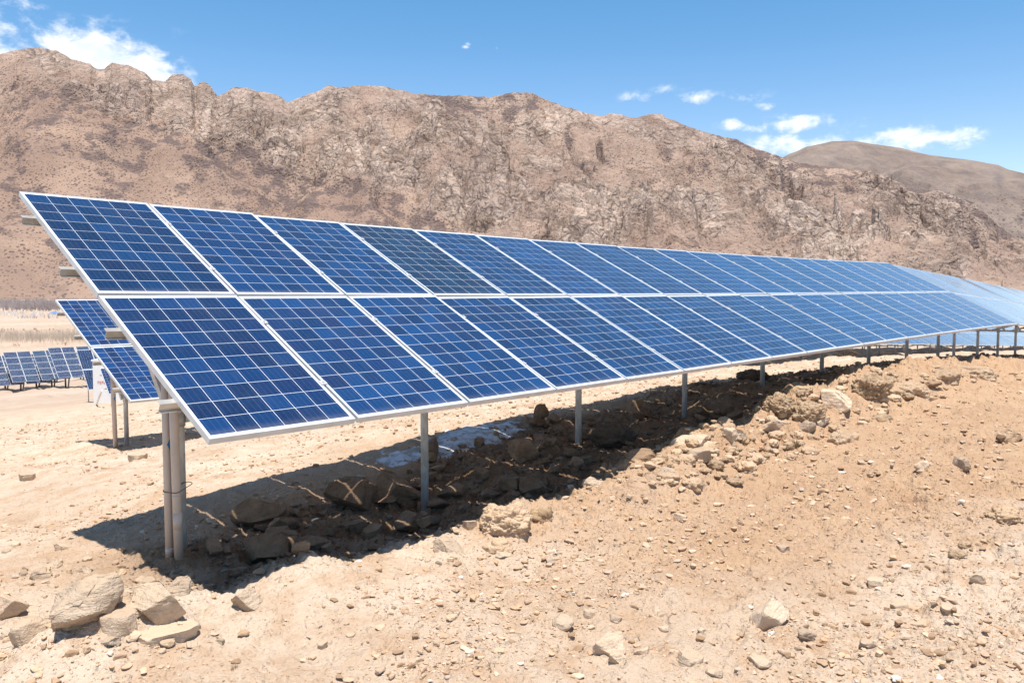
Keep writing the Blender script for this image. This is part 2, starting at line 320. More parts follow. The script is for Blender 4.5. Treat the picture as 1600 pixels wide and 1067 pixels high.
class MB:
    """collects boxes, bars and tubes into one mesh"""
    def __init__(s): s.v = []; s.f = []; s.n = 0
    def add(s, v, f):
        s.v.append(np.asarray(v, float)); s.f += [[i+s.n for i in q] for q in f]; s.n += len(v)
    def hexa(s, o, a, b, c): # box from corner o with edge vectors a b c
        o, a, b, c = (np.asarray(q, float) for q in (o, a, b, c))
        v = [o, o+a, o+a+b, o+b, o+c, o+a+c, o+a+b+c, o+b+c]
        f = [[0,3,2,1],[4,5,6,7],[0,1,5,4],[1,2,6,5],[2,3,7,6],[3,0,4,7]]
        if np.dot(np.cross(a, b), c) < 0: f = [q[::-1] for q in f]
        s.add(v, f)
    def bar(s, p, q, w, h, up=(0,0,1)):
        p, q = np.asarray(p, float), np.asarray(q, float); d = q-p; L = np.linalg.norm(d); d = d/L
        r = np.cross(d, up); r /= np.linalg.norm(r); u = np.cross(r, d)
        s.hexa(p-r*w/2-u*h/2, r*w, d*L, u*h)
    def tube(s, pts, rad, seg=16, cap=True):
        pts = [np.asarray(p, float) for p in pts]; base = s.n; V = []; F = []
        rad = [rad]*len(pts) if np.isscalar(rad) else rad
        for i, p in enumerate(pts):
            d = pts[min(i+1, len(pts)-1)]-pts[max(i-1, 0)]; d /= np.linalg.norm(d)
            r = np.cross(d, (0,0,1) if abs(d[2]) < .95 else (1,0,0)); r /= np.linalg.norm(r); u = np.cross(d, r)
            for k in range(seg):
                a = 2*math.pi*k/seg; V.append(p+rad[i]*(math.cos(a)*r+math.sin(a)*u))
        for i in range(len(pts)-1):
            for k in range(seg):
                k2 = (k+1) % seg; F.append([i*seg+k, i*seg+k2, (i+1)*seg+k2, (i+1)*seg+k])
        if cap: F.append(list(range(seg))[::-1]); F.append([(len(pts)-1)*seg+k for k in range(seg)])
        s.add(V, F)
    def mesh(s, name, mat, smooth=False):
        m = bpy.data.meshes.new(name); m.from_pydata(np.concatenate(s.v).tolist(), [], s.f)
        for x in (mat if isinstance(mat, (list, tuple)) else [mat]): m.materials.append(x)
        if smooth:
            m.polygons.foreach_set('use_smooth', [len(p.vertices) == 4 for p in m.polygons])
        m.update(); return m
    def build(s, name, mat, parent=None, loc=None, smooth=False):
        return link(name, s.mesh(name, mat, smooth), parent, loc)

# ------------------------------------------------------------------ ground sheet
def build_ground():
    a0 = YAW; d = math.radians
    inner = np.linspace(-34.5, 34.5, 1060); step = []
    x = 34.5; w = .08
    while x < 178: w = min(w*1.16, 4); x += w; step.append(x)
    ang = np.concatenate([-np.array(step[::-1]), inner, np.array(step)]); ang = ang[ang > -180]; ang = ang[ang < 180]
    az = a0+np.radians(ang)
    r = [.35]
    while r[-1] < 9000:
        q = r[-1]; k = .03 if q < 1.9 else .0023 if q < 8 else .0052 if q < 22 else .011 if q < 60 else .025 if q < 400 else .06
        r.append(q*(1+k))
    r = np.array(r); A, R = np.meshgrid(az, r)
    X = CAM[0]+R*np.sin(A); Y = CAM[1]+R*np.cos(A); Z = ground_z(X, Y)
    na, nr = len(az), len(r); V = np.stack([X, Y, Z], -1).reshape(-1, 3)
    i = np.arange(nr-1)[:,None]; j = np.arange(na)[None,:]; j2 = (j+1) % na
    F = np.stack(np.broadcast_arrays(i*na+j, (i+1)*na+j, (i+1)*na+j2, i*na+j2), -1).reshape(-1, 4)
    F = F[:, ::-1]
    x, y = V[:,0], V[:,1]; rr = np.hypot(x-CAM[0], y-CAM[1])
    warm = sstep(-.2, .9, .22*(x-1.8)+.16*(y+1)+.5*fbm(x*.35, y*.35, 3, 7))*(1-sstep(2.6, 4, y))*(x > 0)
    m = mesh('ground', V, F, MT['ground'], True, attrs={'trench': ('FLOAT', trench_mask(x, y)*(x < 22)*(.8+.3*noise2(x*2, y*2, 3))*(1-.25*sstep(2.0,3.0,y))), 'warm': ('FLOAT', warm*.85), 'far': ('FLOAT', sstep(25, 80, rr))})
    o = link('ground', m); tag(o, 'dry tan stony ground dug and graded around the solar panels', 'ground', kind='structure')

# ------------------------------------------------------------------ solar tables
PW, PH, GAP, TH = .992, 1.65, .02, .038
PITCH = PW+GAP
def tilt1(u): return .5-.0815*u/10+.0325*u*u/100
def tab1(u, v):
    t = tilt1(u); return np.array([u, v*math.cos(t), v*math.sin(t)+.0012*u+.0053*u*u/10-.0024*u**3/100])
def plane_fn(o, slope, tilt, yaw=0):
    o = np.asarray(o, float); cy, sy = math.cos(yaw), math.sin(yaw)
    def fn(u, v):
        x, y, z = u, v*math.cos(tilt), v*math.sin(tilt)+slope*u
        return o+np.array([x*cy-y*sy, x*sy+y*cy, z])
    return fn
PM = {}
def panel_meshes():
    # laminate: glass face with cells, pale back sheet behind
    z0, z1 = -.0022, -.0075; e = .004
    v = [(e,e,z0),(PW-e,e,z0),(PW-e,PH-e,z0),(e,PH-e,z0),(e,e,z1),(PW-e,e,z1),(PW-e,PH-e,z1),(e,PH-e,z1)]
    f = [[0,1,2,3],[4,7,6,5],[0,4,5,1],[1,5,6,2],[2,6,7,3],[3,7,4,0]]
    uv = np.array([[v[i][:2] for i in q] for q in f]).reshape(-1, 2)
    PM['lam'] = mesh('solar_panel', v, f, [MT['cells'], MT['backsheet']], uv=uv, mi=[0,1,1,1,1,1])
    b = MB(); w = .0095
    b.hexa((0,0,-TH), (PW,0,0), (0,w,0), (0,0,TH)); b.hexa((0,PH-w,-TH), (PW,0,0), (0,w,0), (0,0,TH))
    b.hexa((0,w,-TH), (w,0,0), (0,PH-2*w,0), (0,0,TH)); b.hexa((PW-w,w,-TH), (w,0,0), (0,PH-2*w,0), (0,0,TH))
    # bottom flange of the frame profile
    b.hexa((w,w,-TH), (PW-2*w,0,0), (0,.022,0), (0,0,.0025)); b.hexa((w,PH-w-.022,-TH), (PW-2*w,0,0), (0,.022,0), (0,0,.0025))
    PM['frame'] = b.mesh('frame', MT['alu'])
    # one-piece panel for tables too far off to show the frame separately
    vv = np.concatenate([np.array(v)]+b.v); ff = f+[[i+8 for i in q] for q in b.f]
    uv2 = np.array([[vv[i][:2] for i in q] for q in ff]).reshape(-1, 2)
    PM['far'] = mesh('solar_panel', vv, ff, [MT['cells'], MT['backsheet'], MT['alu']], uv=uv2, mi=[0,1,1,1,1,1]+[2]*len(b.f))
    c = MB(); c.hexa((-.025,-.02,-.004), (.05,0,0), (0,.04,0), (0,0,.010)); c.tube([(0,0,.004),(0,0,.014)], .008, 8)
    PM['clamp'] = c.mesh('clamp', MT['alu'])
PURLIN_V = (.42, 1.24, 2.08, 2.90)
def table(fn, n, label, detail=2, posts=None, group='ground-mounted solar tables', rows=2, shade=None, name='solar_table'):
    L = n*PITCH; H = rows*PH+(rows-1)*GAP
    mid = fn(L/2, H/2); rootp = np.array([mid[0], mid[1], gz(mid[0], mid[1])])
    root = link(name, None, None, rootp); tag(root, label, 'solar table', group)
    def nrm(u, v):
        a = fn(u+.01, v)-fn(u-.01, v); b = fn(u, v+.01)-fn(u, v-.01); k = np.cross(a, b); return k/np.linalg.norm(k)
    for r in range(rows):
        for k in range(n):
            u0, v0 = k*PITCH+GAP/2, r*(PH+GAP); p = fn(u0, v0)
            ex = fn(u0+PW, v0)-p; ex /= np.linalg.norm(ex); ey = fn(u0+PW/2, v0+PH)-fn(u0+PW/2, v0); ey -= ex*ey.dot(ex); ey /= np.linalg.norm(ey); ez = np.cross(ex, ey)
            # installers never get them perfectly flat
            jit = .003 if detail > 0 else .005
            ez = ez+ex*random.uniform(-jit, jit)+ey*random.uniform(-jit, jit); ez /= np.linalg.norm(ez); ex = np.cross(ey, ez); ex /= np.linalg.norm(ex); ey = np.cross(ez, ex)
            M = Matrix(((ex[0],ey[0],ez[0],p[0]-rootp[0]),(ex[1],ey[1],ez[1],p[1]-rootp[1]),(ex[2],ey[2],ez[2],p[2]-rootp[2]),(0,0,0,1)))
            o = link('solar_panel', PM['lam'] if detail > 0 else PM['far'], root); o.matrix_local = M
            g = random.uniform(.74, 1.18); o.color = (g*random.uniform(.85, 1.15), g, g*random.uniform(.96, 1.04), 1)
            if shade and (r, k) in shade: o.color = shade[(r, k)]; o['label'] = 'darker navy solar panel'
            if detail > 0: link('frame', PM['frame'], o)
    rel = lambda q: np.asarray(q)-rootp
    pv = PURLIN_V if rows == 2 else (.4, 1.25)
    seg = max(2, n)
    for v in pv:
        b = MB()
        us = [-.085]+[L*i/seg for i in range(1, seg)]+[L+.085]
        for ua, ub in zip(us[:-1], us[1:]):
            for (dv, wv, dn, wn) in ((-.002,.003,-.050,.050), (.001,.040,-.0035,.003), (-.020,.021,-.0525,.003)):
                P = []
                for u in (ua, ub):
                    N = nrm(u, v); T = fn(u, v+.5)-fn(u, v-.5); T /= np.linalg.norm(T); o = fn(u, v)-N*(TH+.001)
                    P.append([o+T*dv+N*dn, o+T*(dv+wv)+N*dn, o+T*(dv+wv)+N*(dn+wn), o+T*dv+N*(dn+wn)])
                V = [rel(q) for q in P[0]+P[1]]
                b.add(V, [[0,1,2,3],[7,6,5,4],[0,4,5,1],[1,5,6,2],[2,6,7,3],[3,7,4,0]])
        b.build('purlin', MT['zinc'], root)
    if detail > 1:
        for v in pv:
            for k in range(1, n):
                u = k*PITCH; p = fn(u, v); N = nrm(u, v); o = link('clamp', PM['clamp'], root); e = fn(u+.1, v)-fn(u-.1, v); e /= np.linalg.norm(e); t = np.cross(N, e)
                o.matrix_local = Matrix(((e[0],t[0],N[0],p[0]-rootp[0]),(e[1],t[1],N[1],p[1]-rootp[1]),(e[2],t[2],N[2],p[2]-rootp[2]),(0,0,0,1)))
    np_ = posts or max(2, round(L/2.36)); ins = .58 if L > 6 else .4
    for i in range(np_):
        u = ins+(L-2*ins)*i/(np_-1); vm = H*.5
        N = nrm(u, vm); top = fn(u, vm)-N*(TH+.054+.08); g = gz(top[0], top[1])
        b = MB(); r = .037; seg2 = 18 if detail > 1 else 10
        b.tube([rel((top[0], top[1], g-.25)), rel((top[0], top[1], top[2]+.02))], r, seg2); po = b.build('post', MT['galv'], root, smooth=True)
        b = MB(); a = rel(fn(u, .22)-nrm(u, .22)*(TH+.054+.04)); c = rel(fn(u, H-.22)-nrm(u, H-.22)*(TH+.054+.04)); b.bar(a, c, .05, .078, up=N); b.build('rafter', MT['galv'], root)
        zc = top[2]-.76 if rows == 2 else top[2]-.3
        zc = max(zc, g+.35)
        col_ = .30 if detail == 0 and rows == 2 else 0
        if col_: b = MB(); b.bar(rel((top[0]+.06, top[1]-.34, zc)), rel((top[0]+.06, top[1]+.34, zc)), .045, .05); b.build('collar', MT['galv'], root)
        for dv, off in ((-.36*H, .052), (.36*H, -.052)):
            b = MB(); q = fn(u, vm+dv)-nrm(u, vm+dv)*(TH+.054+.06); b.bar(rel((top[0]+off, top[1]+math.copysign(col_, dv), zc)), rel((q[0]+off, q[1], q[2])), .045, .05); b.build('brace', MT['galv'], root)
        b = MB(); b.tube([rel((top[0], top[1], zc-.045)), rel((top[0], top[1], zc+.045))], .044, seg2); b.build('clamp_band', MT['galv'], root, smooth=True)
        if detail > 0 or rows == 2:
            b = MB(); b.bar(rel((top[0]-.075, top[1]-.05, zc+.1)), rel((top[0]-.075, top[1]+.05, zc+.1)), .02, .02); b.build('bracket', MT['galv'], root)
    return root

# ------------------------------------------------------------------ rocks
ICO = {}
def ico(n):
    if n not in ICO:
        bm = bmesh.new(); bmesh.ops.create_icosphere(bm, subdivisions=n, radius=1); bm.verts.index_update()
        ICO[n] = (np.array([v.co[:] for v in bm.verts]), np.array([[v.index for v in f.verts] for f in bm.faces])); bm.free()
    return ICO[n]
def rock_shape(seed, kind, sub):
    rg = np.random.default_rng(seed); V, F = ico(sub); P = V.copy()
    if kind == 'rock':
        for _ in range(rg.integers(12, 19)):
            nn = rg.normal(size=3); nn /= np.linalg.norm(nn); d = rg.uniform(.36, .72); k = P@nn-d; P = P-np.maximum(k, 0)[:,None]*nn*.99
        P = P+V*(.06*noise3(V*2.1+seed, seed)+.035*noise3(V*5+seed, seed+3)+.022*noise3(V*13+seed, seed+5)+.012*noise3(V*27+seed, seed+6))[:,None]
    elif kind == 'slab':
        for _ in range(10):
            a = rg.uniform(0, 2*math.pi); nn = np.array([math.cos(a), math.sin(a), rg.uniform(-.25, .25)]); nn /= np.linalg.norm(nn); d = rg.uniform(.55, .8); k = P@nn-d; P = P-np.maximum(k, 0)[:,None]*nn*.97
        for sg in (-1, 1):
            nn = np.array([rg.uniform(-.12,.12), rg.uniform(-.12,.12), sg]); nn /= np.linalg.norm(nn); k = P@nn-.45; P = P-np.maximum(k, 0)[:,None]*nn*.98
        P = P+V*(.05*noise3(V*2.4+seed, seed)+.02*noise3(V*np.array([4,4,14])+seed, seed+3)+.012*noise3(V*13+seed, seed+5))[:,None]
    else:
        P = P*(1+.26*noise3(V*1.7+seed, seed)+.15*noise3(V*3.6+seed, seed+2)+.10*noise3(V*8+seed, seed+4)+.06*noise3(V*17+seed, seed+6)+.035*noise3(V*36+seed, seed+7))[:,None]
    lo, hi = P.min(0), P.max(0); return (P-(lo+hi)/2)/((hi-lo)/2), F
NROCK = [0]
def rock(name, p, sx, sy, sz, kind, mat, label, cat, group=None, rot=None, sub=None, sink=.25, tilt=None):
    sink = min(.85, sink+(.04 if mat in ('brown', 'darkclod') else .16)); NROCK[0] += 1; sd = NROCK[0]*13+5
    sub = sub or (5 if max(sx, sz) > .12 else 4 if max(sx, sz) > .05 else 3)
    P, F = rock_shape(sd, kind, sub); P = P*np.array([sx, sy, sz])
    R = Matrix.Rotation(random.uniform(0, 6.28) if rot is None else rot, 3, 'Z')
    if tilt: R = R @ Matrix.Rotation(tilt[0], 3, 'X') @ Matrix.Rotation(tilt[1], 3, 'Y')
    P = P@np.array(R).T; h = P[:,2].max()-P[:,2].min()
    o = link(name, mesh(name, P, F, MT[mat], True), None, (p[0], p[1], p[2]+h*(.5-sink))); tag(o, label, cat, group); return o
def rock_at(px, py, w, h, kind, mat, label, name='rock', dy=None, sink=.25, rot=None, tilt=None, group=None, cat=None, sub=None):
    """px,py: where its foot stands in the photograph; w,h: its size there in photo pixels"""
    p, d = hit(px, py); s = d/FPX; sx = w*s/2; sz = h*s/2/(1-sink)*.78; sy = dy*sx if dy else .8*sx
    ang = -YAW+(rot if rot is not None else random.uniform(-.3, .3))
    q = p+np.array([FW[0], FW[1], 0])*sy*.6; q[2] = gz(q[0], q[1])
    return rock(name, q, sx, sy, sz, kind, mat, label, cat or name.replace('_', ' '), group, ang, sub, sink, tilt)

# ------------------------------------------------------------------ mountains
RIDGE = [(-900,150),(-500,120),(-300,88),(-100,95),(0,85),(30,78),(60,74),(90,80),(110,92),(140,100),(150,109),(163,108),(175,98),(200,103),(225,112),(238,126),(258,127),(270,117),(285,116),(298,124),(304,136),(312,130),(322,128),(330,136),(339,151),(350,146),(365,136),(385,138),(405,143),(425,146),(440,153),(450,160),(475,150),(500,142),(512,133),(530,137),(560,134),(590,134),(620,140),(650,147),(680,149),(705,150),(725,149),(745,152),(770,151),(800,145),(830,145),(850,155),(880,166),(920,178),(940,182),(955,177),(975,181),(995,185),(1010,180),(1030,178),(1045,185),(1065,194),(1090,203),(1120,212),(1150,218),(1180,232),(1220,245),(1250,255),(1300,262),(1350,268),(1390,280),(1430,295),(1470,299),(1510,315),(1540,332),(1560,350),(1580,366),(1600,378),(1640,405),(1750,428),(1950,446),(2300,452)]
HILL = [(700,330),(900,330),(1050,320),(1180,266),(1230,243),(1260,230),(1300,221),(1330,220),(1370,226),(1410,232),(1450,242),(1480,246),(1520,251),(1560,258),(1575,265),(1600,271),(1640,298),(1700,345),(1800,400),(2300,440)]
SCREE = [(-900,170),(-300,150),(0,135),(60,140),(130,160),(200,190),(260,205),(300,235),(340,250),(400,240),(460,255),(520,270),(580,300),(640,325),(700,345),(760,364),(820,400),(900,480),(2400,520)]
def profile_az(pts):
    a = [azel(*p) for p in pts]; return np.array([q[0] for q in a]), np.array([q[1] for q in a])
def mountain(name, ridge, px0, px1, ncol, nrow, df, dc, main, label, mat):
    az0, az1 = azel(px0, 300)[0], azel(px1, 300)[0]; az = np.linspace(az0, az1, ncol); ra, re = profile_az(ridge)
    el = np.interp(az, ra, re); px = 800+FPX*np.tan(az-YAW)
    jag = .0011 if main else .0004
    el = el+jag*fbm(az*90, az*0, 4, 5)
    t = np.concatenate([np.linspace(0, 1, nrow), 1+np.linspace(.02, .5, 26)])
    kw = max(3, int(ncol*.045)); kern = np.hanning(2*kw+1); kern /= kern.sum(); els = np.convolve(np.pad(el, kw, mode='edge'), kern, 'valid')
    T, A = np.meshgrid(t, az, indexing='ij'); E = els+(el-els)*sstep(.62, .97, T+.12*noise2(A*40, T*5, 15)*(T < .95))
    DF = df*(1+.05*noise2(A*4, A*0, 2)); DC = dc*(1+.05*noise2(A*6+9, A*0, 3))
    R = DF+(DC-DF)*T; zf = -16.; ZC = CAM[2]+DC*np.tan(E)
    X = CAM[0]+R*np.sin(A); Y = CAM[1]+R*np.cos(A)
    w = np.clip(T*5, 0, 1)*np.clip((1-T)*(4.2 if main else 2.2), 0, 1)
    if main:
        G = np.where(T < 1, .62*T+.38*T**2.2, 1-1.2*(T-1)); G = G+.075*fbm(A*9, T*2.2, 3, 12)*4*T*(1-T)*(T < 1)
    else: G = np.where(T < 1, .5*T+.5*(1-(1-T)**1.8), 1-1.0*(T-1)); G = G+.06*fbm(A*9, T*2.2, 3, 14)*4*T*(1-T)*(T < 1)
    Z = zf+(ZC-zf)*G
    d = np.stack([X-CAM[0], Y-CAM[1], Z-CAM[2]], -1); wd = d@FW; PX = 800+FPX*(d@RT)/wd; PY = 533.5-FPX*(d@UP)/wd
    sb = np.interp(PX, [p[0] for p in SCREE], [p[1] for p in SCREE])
    rk = sstep(14, -14, PY-sb+20*noise2(PX/46, PY/46, 3)+9*noise2(PX/14, PY/14, 4)) if main else np.full(T.shape, .15)
    rd = np.interp(PX, [p[0] for p in ridge], [p[1] for p in ridge])
    gl = np.zeros(T.shape); tone = .3*noise2(X/60, Y/60, 17)
    if main:
        out = sstep(-.30, .22, noise2(PX/150, PY/75, 55)+.55*noise2(PX/50, PY/34, 56)+.3*sstep(360, 250, PY)*(PX < 620)); rk = rk*(.30+.70*out)
        wg = 9*noise2(PX/26, PY/26, 57)+4*noise2(PX/9, PY/9, 58)
        for ln, wd_ in (([(640,185),(672,225),(700,262),(745,304)],5),([(745,304),(800,350),(850,380)],4),([(1075,262),(1058,300),(1085,345),(1112,392)],7),([(868,195),(905,255),(925,300)],5),([(1150,225),(1215,275),(1245,325),(1300,352)],8),([(1300,352),(1400,370)],4),([(1005,195),(1042,262)],5),([(448,165),(474,232),(505,262)],5),([(560,150),(590,215),(640,262),(655,320)],4),([(338,152),(334,205)],4),([(303,138),(312,205),(300,235)],4),([(800,160),(790,230),(830,300),(860,350)],4),([(950,300),(990,345),(1010,390)],4),([(1420,300),(1470,345),(1500,395)],5),([(240,130),(232,180)],3)):
            for (ax, ay), (bx, by) in zip(ln[:-1], ln[1:]):
                ex, ey = bx-ax, by-ay; tt = np.clip(((PX-ax)*ex+(PY-ay)*ey)/(ex*ex+ey*ey), 0, 1); dd = np.hypot(PX+wg-ax-tt*ex, PY+wg*.4-ay-tt*ey); gl = np.maximum(gl, np.exp(-(dd/wd_)**2))
        wx = X+45*noise2(X/150, Y/150, 8); wy = Y+45*noise2(X/150+5, Y/150, 9)
        rel = 52*(ridged(wx/470, wy/470, 2, 20)-.6)
        ca, sa = math.cos(YAW+.25), math.sin(YAW+.25); lx, ly = wx*ca-wy*sa, wx*sa+wy*ca   # along and across the slope
        f1, e1, v1 = facets(lx/120, ly/95, 31); f2, e2, v2 = facets(lx/46+.25*noise2(X/40, Y/40, 33), ly/34, 35); f3, e3, v3 = facets(lx/19, ly/13, 37)
        pt = np.clip(.65+.8*noise2(X/110, Y/110, 39), .1, 1.2)
        crag = 14*(ridged(wx/150, wy/150, 3, 22)-.7)+pt*(74*f1+37*f2+14*f3)-6*(1-sstep(0,.08,e1))-4*(1-sstep(0,.09,e2))-1.5*(1-sstep(0,.1,e3))
        crag = crag+3.5*(ridged(wx/30, wy/30, 2, 24)-.6)+2.2*(ridged(X/12, Y/12, 2, 27)-.5)
        tone = (v1-.5)*.3+(v2-.5)*.45+(v3-.5)*.55
        # inclined ledges: benches and near-vertical risers
        for (hh, kx, ky, am, sd) in ((38., .22, -.1, .55, 71), (12., .22, -.1, .7, 73)):
            q = (Z+rk*crag+kx*X+ky*Y)/hh+1.1*noise2(X/90, Y/90, sd)+.35*noise2(X/22, Y/22, sd+1); fr = q-np.floor(q)
            crag = crag+am*hh*(sstep(.0, .30, fr)-fr)*np.clip(.55+.9*noise2(X/120, Y/120, sd+2), 0, 1)
        soft = 5*fbm(X/70, Y/70, 3, 28)+.9*fbm(X/12, Y/12, 2, 29)
        gul = 0
        Z = Z+w*(rel+rk*crag+(1-rk)*(soft+gul)-20*gl)
        cleft_shade = np.zeros(T.shape)
        # clefts cut in the right-hand shoulder; their inner shade is painted dark
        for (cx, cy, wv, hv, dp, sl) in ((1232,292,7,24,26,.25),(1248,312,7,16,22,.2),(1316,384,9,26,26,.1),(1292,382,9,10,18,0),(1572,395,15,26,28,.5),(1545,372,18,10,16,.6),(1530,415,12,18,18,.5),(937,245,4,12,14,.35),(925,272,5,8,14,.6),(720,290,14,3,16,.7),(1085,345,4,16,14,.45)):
            q = (PX-cx)-sl*(PY-cy)+3*noise2(PX/9, PY/9, 3); cf = np.exp(-(q/wv)**4-((PY-cy)/hv)**4)*(T < 1); Z = Z-1.5*dp*cf; cleft_shade = np.maximum(cleft_shade, cf*sstep(.25, .6, cf+.5*noise2(PX/5, PY/9, 7)))
        far = (PX < 340)*sstep(70, 5, PY-rd)
        Z = Z-w*far*9*sstep(.55, .95, np.abs(noise2(PX/17+.3*noise2(PX/8, PY/30, 5), PY/120, 51))*-1.6+1)
        band = np.exp(-((PY-sb-14)/20)**2)*sstep(30, 130, PX)*sstep(800, 600, PX)
        sh = .86*(1-rk)*(.62+.38*sstep(-.4,.4,noise2(PX/70,PY/50,66)))+.9*band+.75*sstep(60, 10, PY-rd)*sstep(600, 720, PX)*sstep(930, 800, PX)+.95*sstep(75, 12, PY-rd)*sstep(1060, 1150, PX)+.25*sstep(.1, .7, noise2(PX/60, PY/45, 61))
        sh = sh+.4*sstep(.2, .6, noise2(PX/38, PY/30, 62))*(1-rk*.5)-.25*sstep(410, 460, PY)+1.1*cleft_shade+.38*gl  # painted cleft shade rides on the plant mask as dark colour
    else:
        Z = Z+w*(55*(ridged(X/640, Y/640, 3, 23)-.7)+16*(ridged(X/150, Y/150, 3, 27)-.6)+5*fbm(X/60, Y/60, 3, 25))
        sh = .15+.75*sstep(.0, .5, noise2(PX/70, (PY+.3*PX)/40, 63))*sstep(270, 330, PY-.12*(PX-1300))+.5*sstep(290, 350, PY)
        c = np.exp(-(((PX-1560)/9)**2+((PY-285)/16)**2)); rk = np.maximum(rk, c)
    nr, na = T.shape; V = np.stack([X, Y, Z], -1).reshape(-1, 3); i = np.arange(nr-1)[:,None]; j = np.arange(na-1)[None,:]
    F = np.stack(np.broadcast_arrays(i*na+j, i*na+j+1, (i+1)*na+j+1, (i+1)*na+j), -1).reshape(-1, 4)
    m = mesh(name, V, F, mat, False, attrs={'rock': ('FLOAT', rk.ravel()), 'shrub_and_shade': ('FLOAT', np.clip(sh, 0, 1).ravel()), 'tone': ('FLOAT', np.clip(.5+tone, 0, 1).ravel())})
    tag(link(name, m), label, 'mountain', kind='structure')
def mountain_material(main=True):
    n = NT('mountain_rock' if main else 'hill_slope'); v = n.obj(); rk = n.attr('rock'); sh = n.attr('shrub_and_shade')
    b = n.noise(v, .012, 5, .62); f = n.noise(v, .09, 5, .65); g = n.noise(v, .35, 3, .7)
    if main: scree = n.mix(n.ramp(b, .38, .64), (.385,.274,.213), (.335,.243,.194)); rockc = n.mix(n.ramp(f, .35, .65), (.51,.41,.345), (.39,.308,.258))
    else: scree = n.mix(n.ramp(b, .38, .64), (.34,.275,.23), (.265,.222,.205)); rockc = n.mix(n.ramp(f, .35, .65), (.25,.215,.21), (.20,.175,.175))  # distance haze is put into the hill's greyer base colours
    rockc = n.mix(n.math('MULTIPLY', n.ramp(n.noise(v, .02, 5, .6), .52, .68), .65), rockc, (.32,.22,.16))
    scree = n.mix(n.math('MULTIPLY', n.ramp(f, .5, .7), .4), scree, (.365,.27,.205))
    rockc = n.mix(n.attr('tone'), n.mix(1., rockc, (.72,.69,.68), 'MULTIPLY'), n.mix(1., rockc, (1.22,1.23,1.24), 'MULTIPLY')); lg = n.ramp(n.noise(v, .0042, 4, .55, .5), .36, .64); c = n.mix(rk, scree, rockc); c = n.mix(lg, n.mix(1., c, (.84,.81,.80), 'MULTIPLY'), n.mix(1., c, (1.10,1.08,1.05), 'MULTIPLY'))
    wv = n.n('ShaderNodeVectorMath', operation='ADD'); n.l(v, wv.inputs[0]); nz = n.n('ShaderNodeTexNoise'); n.l(v, nz.inputs['Vector']); nz.inputs['Scale'].default_value = .03; sv = n.n('ShaderNodeVectorMath', operation='SCALE'); n.l(nz.outputs['Color'], sv.inputs[0]); sv.inputs['Scale'].default_value = 30; n.l(sv.outputs[0], wv.inputs[1]); w = wv.outputs[0]
    if main:
        e1 = n.ramp(n.voro(n.scale(w, (1,1,.55)), .021, 'DISTANCE_TO_EDGE'), .01, .085); e2 = n.ramp(n.voro(n.scale(w, (1,1,.7)), .055, 'DISTANCE_TO_EDGE'), .02, .17)
        cr = n.math('MULTIPLY', e1, n.math('ADD', .45, n.math('MULTIPLY', e2, .55)))
        brk = n.ramp(n.noise(v, .011, 6, .68), .43, .60)
        c = n.mix(n.math('MULTIPLY', n.math('MULTIPLY', n.math('SUBTRACT', 1, cr), rk), n.math('MULTIPLY', brk, .75)), c, (.14,.105,.09))
    if main: c = n.mix(n.math('MULTIPLY', n.ramp(n.noise(v, .0075, 7, .66, .6), .53, .62), n.math('MULTIPLY', rk, .55)), c, (.25,.185,.15))
    pat = n.ramp(n.noise(v, .022, 5, .62), .40, .64)
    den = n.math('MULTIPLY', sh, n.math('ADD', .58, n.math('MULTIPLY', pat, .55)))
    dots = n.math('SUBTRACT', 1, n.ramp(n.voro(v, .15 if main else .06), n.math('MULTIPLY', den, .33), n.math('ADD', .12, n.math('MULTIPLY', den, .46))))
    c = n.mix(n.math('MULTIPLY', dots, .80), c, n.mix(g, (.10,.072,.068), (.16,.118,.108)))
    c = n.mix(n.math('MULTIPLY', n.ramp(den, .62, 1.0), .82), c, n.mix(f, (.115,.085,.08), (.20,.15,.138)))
    c = n.mix(n.math('MULTIPLY', n.ramp(g, .55, .75), .25), c, (.38,.295,.23))
    h = n.math('ADD', n.math('MULTIPLY', f, 1.), n.math('MULTIPLY', g, .5))
    h = n.math('ADD', h, n.math('MULTIPLY', dots, .3))
    if main: h = n.math('ADD', h, n.math('MULTIPLY', n.math('MULTIPLY', cr, rk), .55))
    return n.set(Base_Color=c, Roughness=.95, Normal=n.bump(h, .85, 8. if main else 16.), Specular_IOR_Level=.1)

# ------------------------------------------------------------------ valley belts (masses nobody could count)
def blades(name, pos, hts, k, mat, label, cat, spread=.35, width=.06, lean=.25, zfn=None):
    P = np.repeat(pos, k, 0); H = np.repeat(hts, k); N = len(P)
    a = RNG.uniform(0, 2*np.pi, N); l = np.abs(RNG.normal(0, lean, N)); s0 = RNG.uniform(0, .55, N)*(spread > .2)
    off = RNG.normal(0, 1, (N, 2))*spread*(H*.22)[:,None]*np.clip(s0*2, .15, 1)[:,None]
    B = P.copy(); B[:,:2] += off; B[:,2] += H*s0*.9
    ln = H*RNG.uniform(.45, 1., N)*(1-s0*.6); Tp = B+np.stack([np.cos(a)*l*ln, np.sin(a)*l*ln, ln], -1)
    q = RNG.uniform(0, np.pi, N); W = np.stack([np.cos(q), np.sin(q), np.zeros(N)], -1)*(width*H*RNG.uniform(.5, 1.3, N))[:,None]
    V = np.stack([B-W*.5, B+W*.5, Tp+W*.12], 1).reshape(-1, 3); F = np.arange(len(V)).reshape(-1, 3)
    tag(link(name, mesh(name, V, F, mat)), label, cat, kind='stuff')
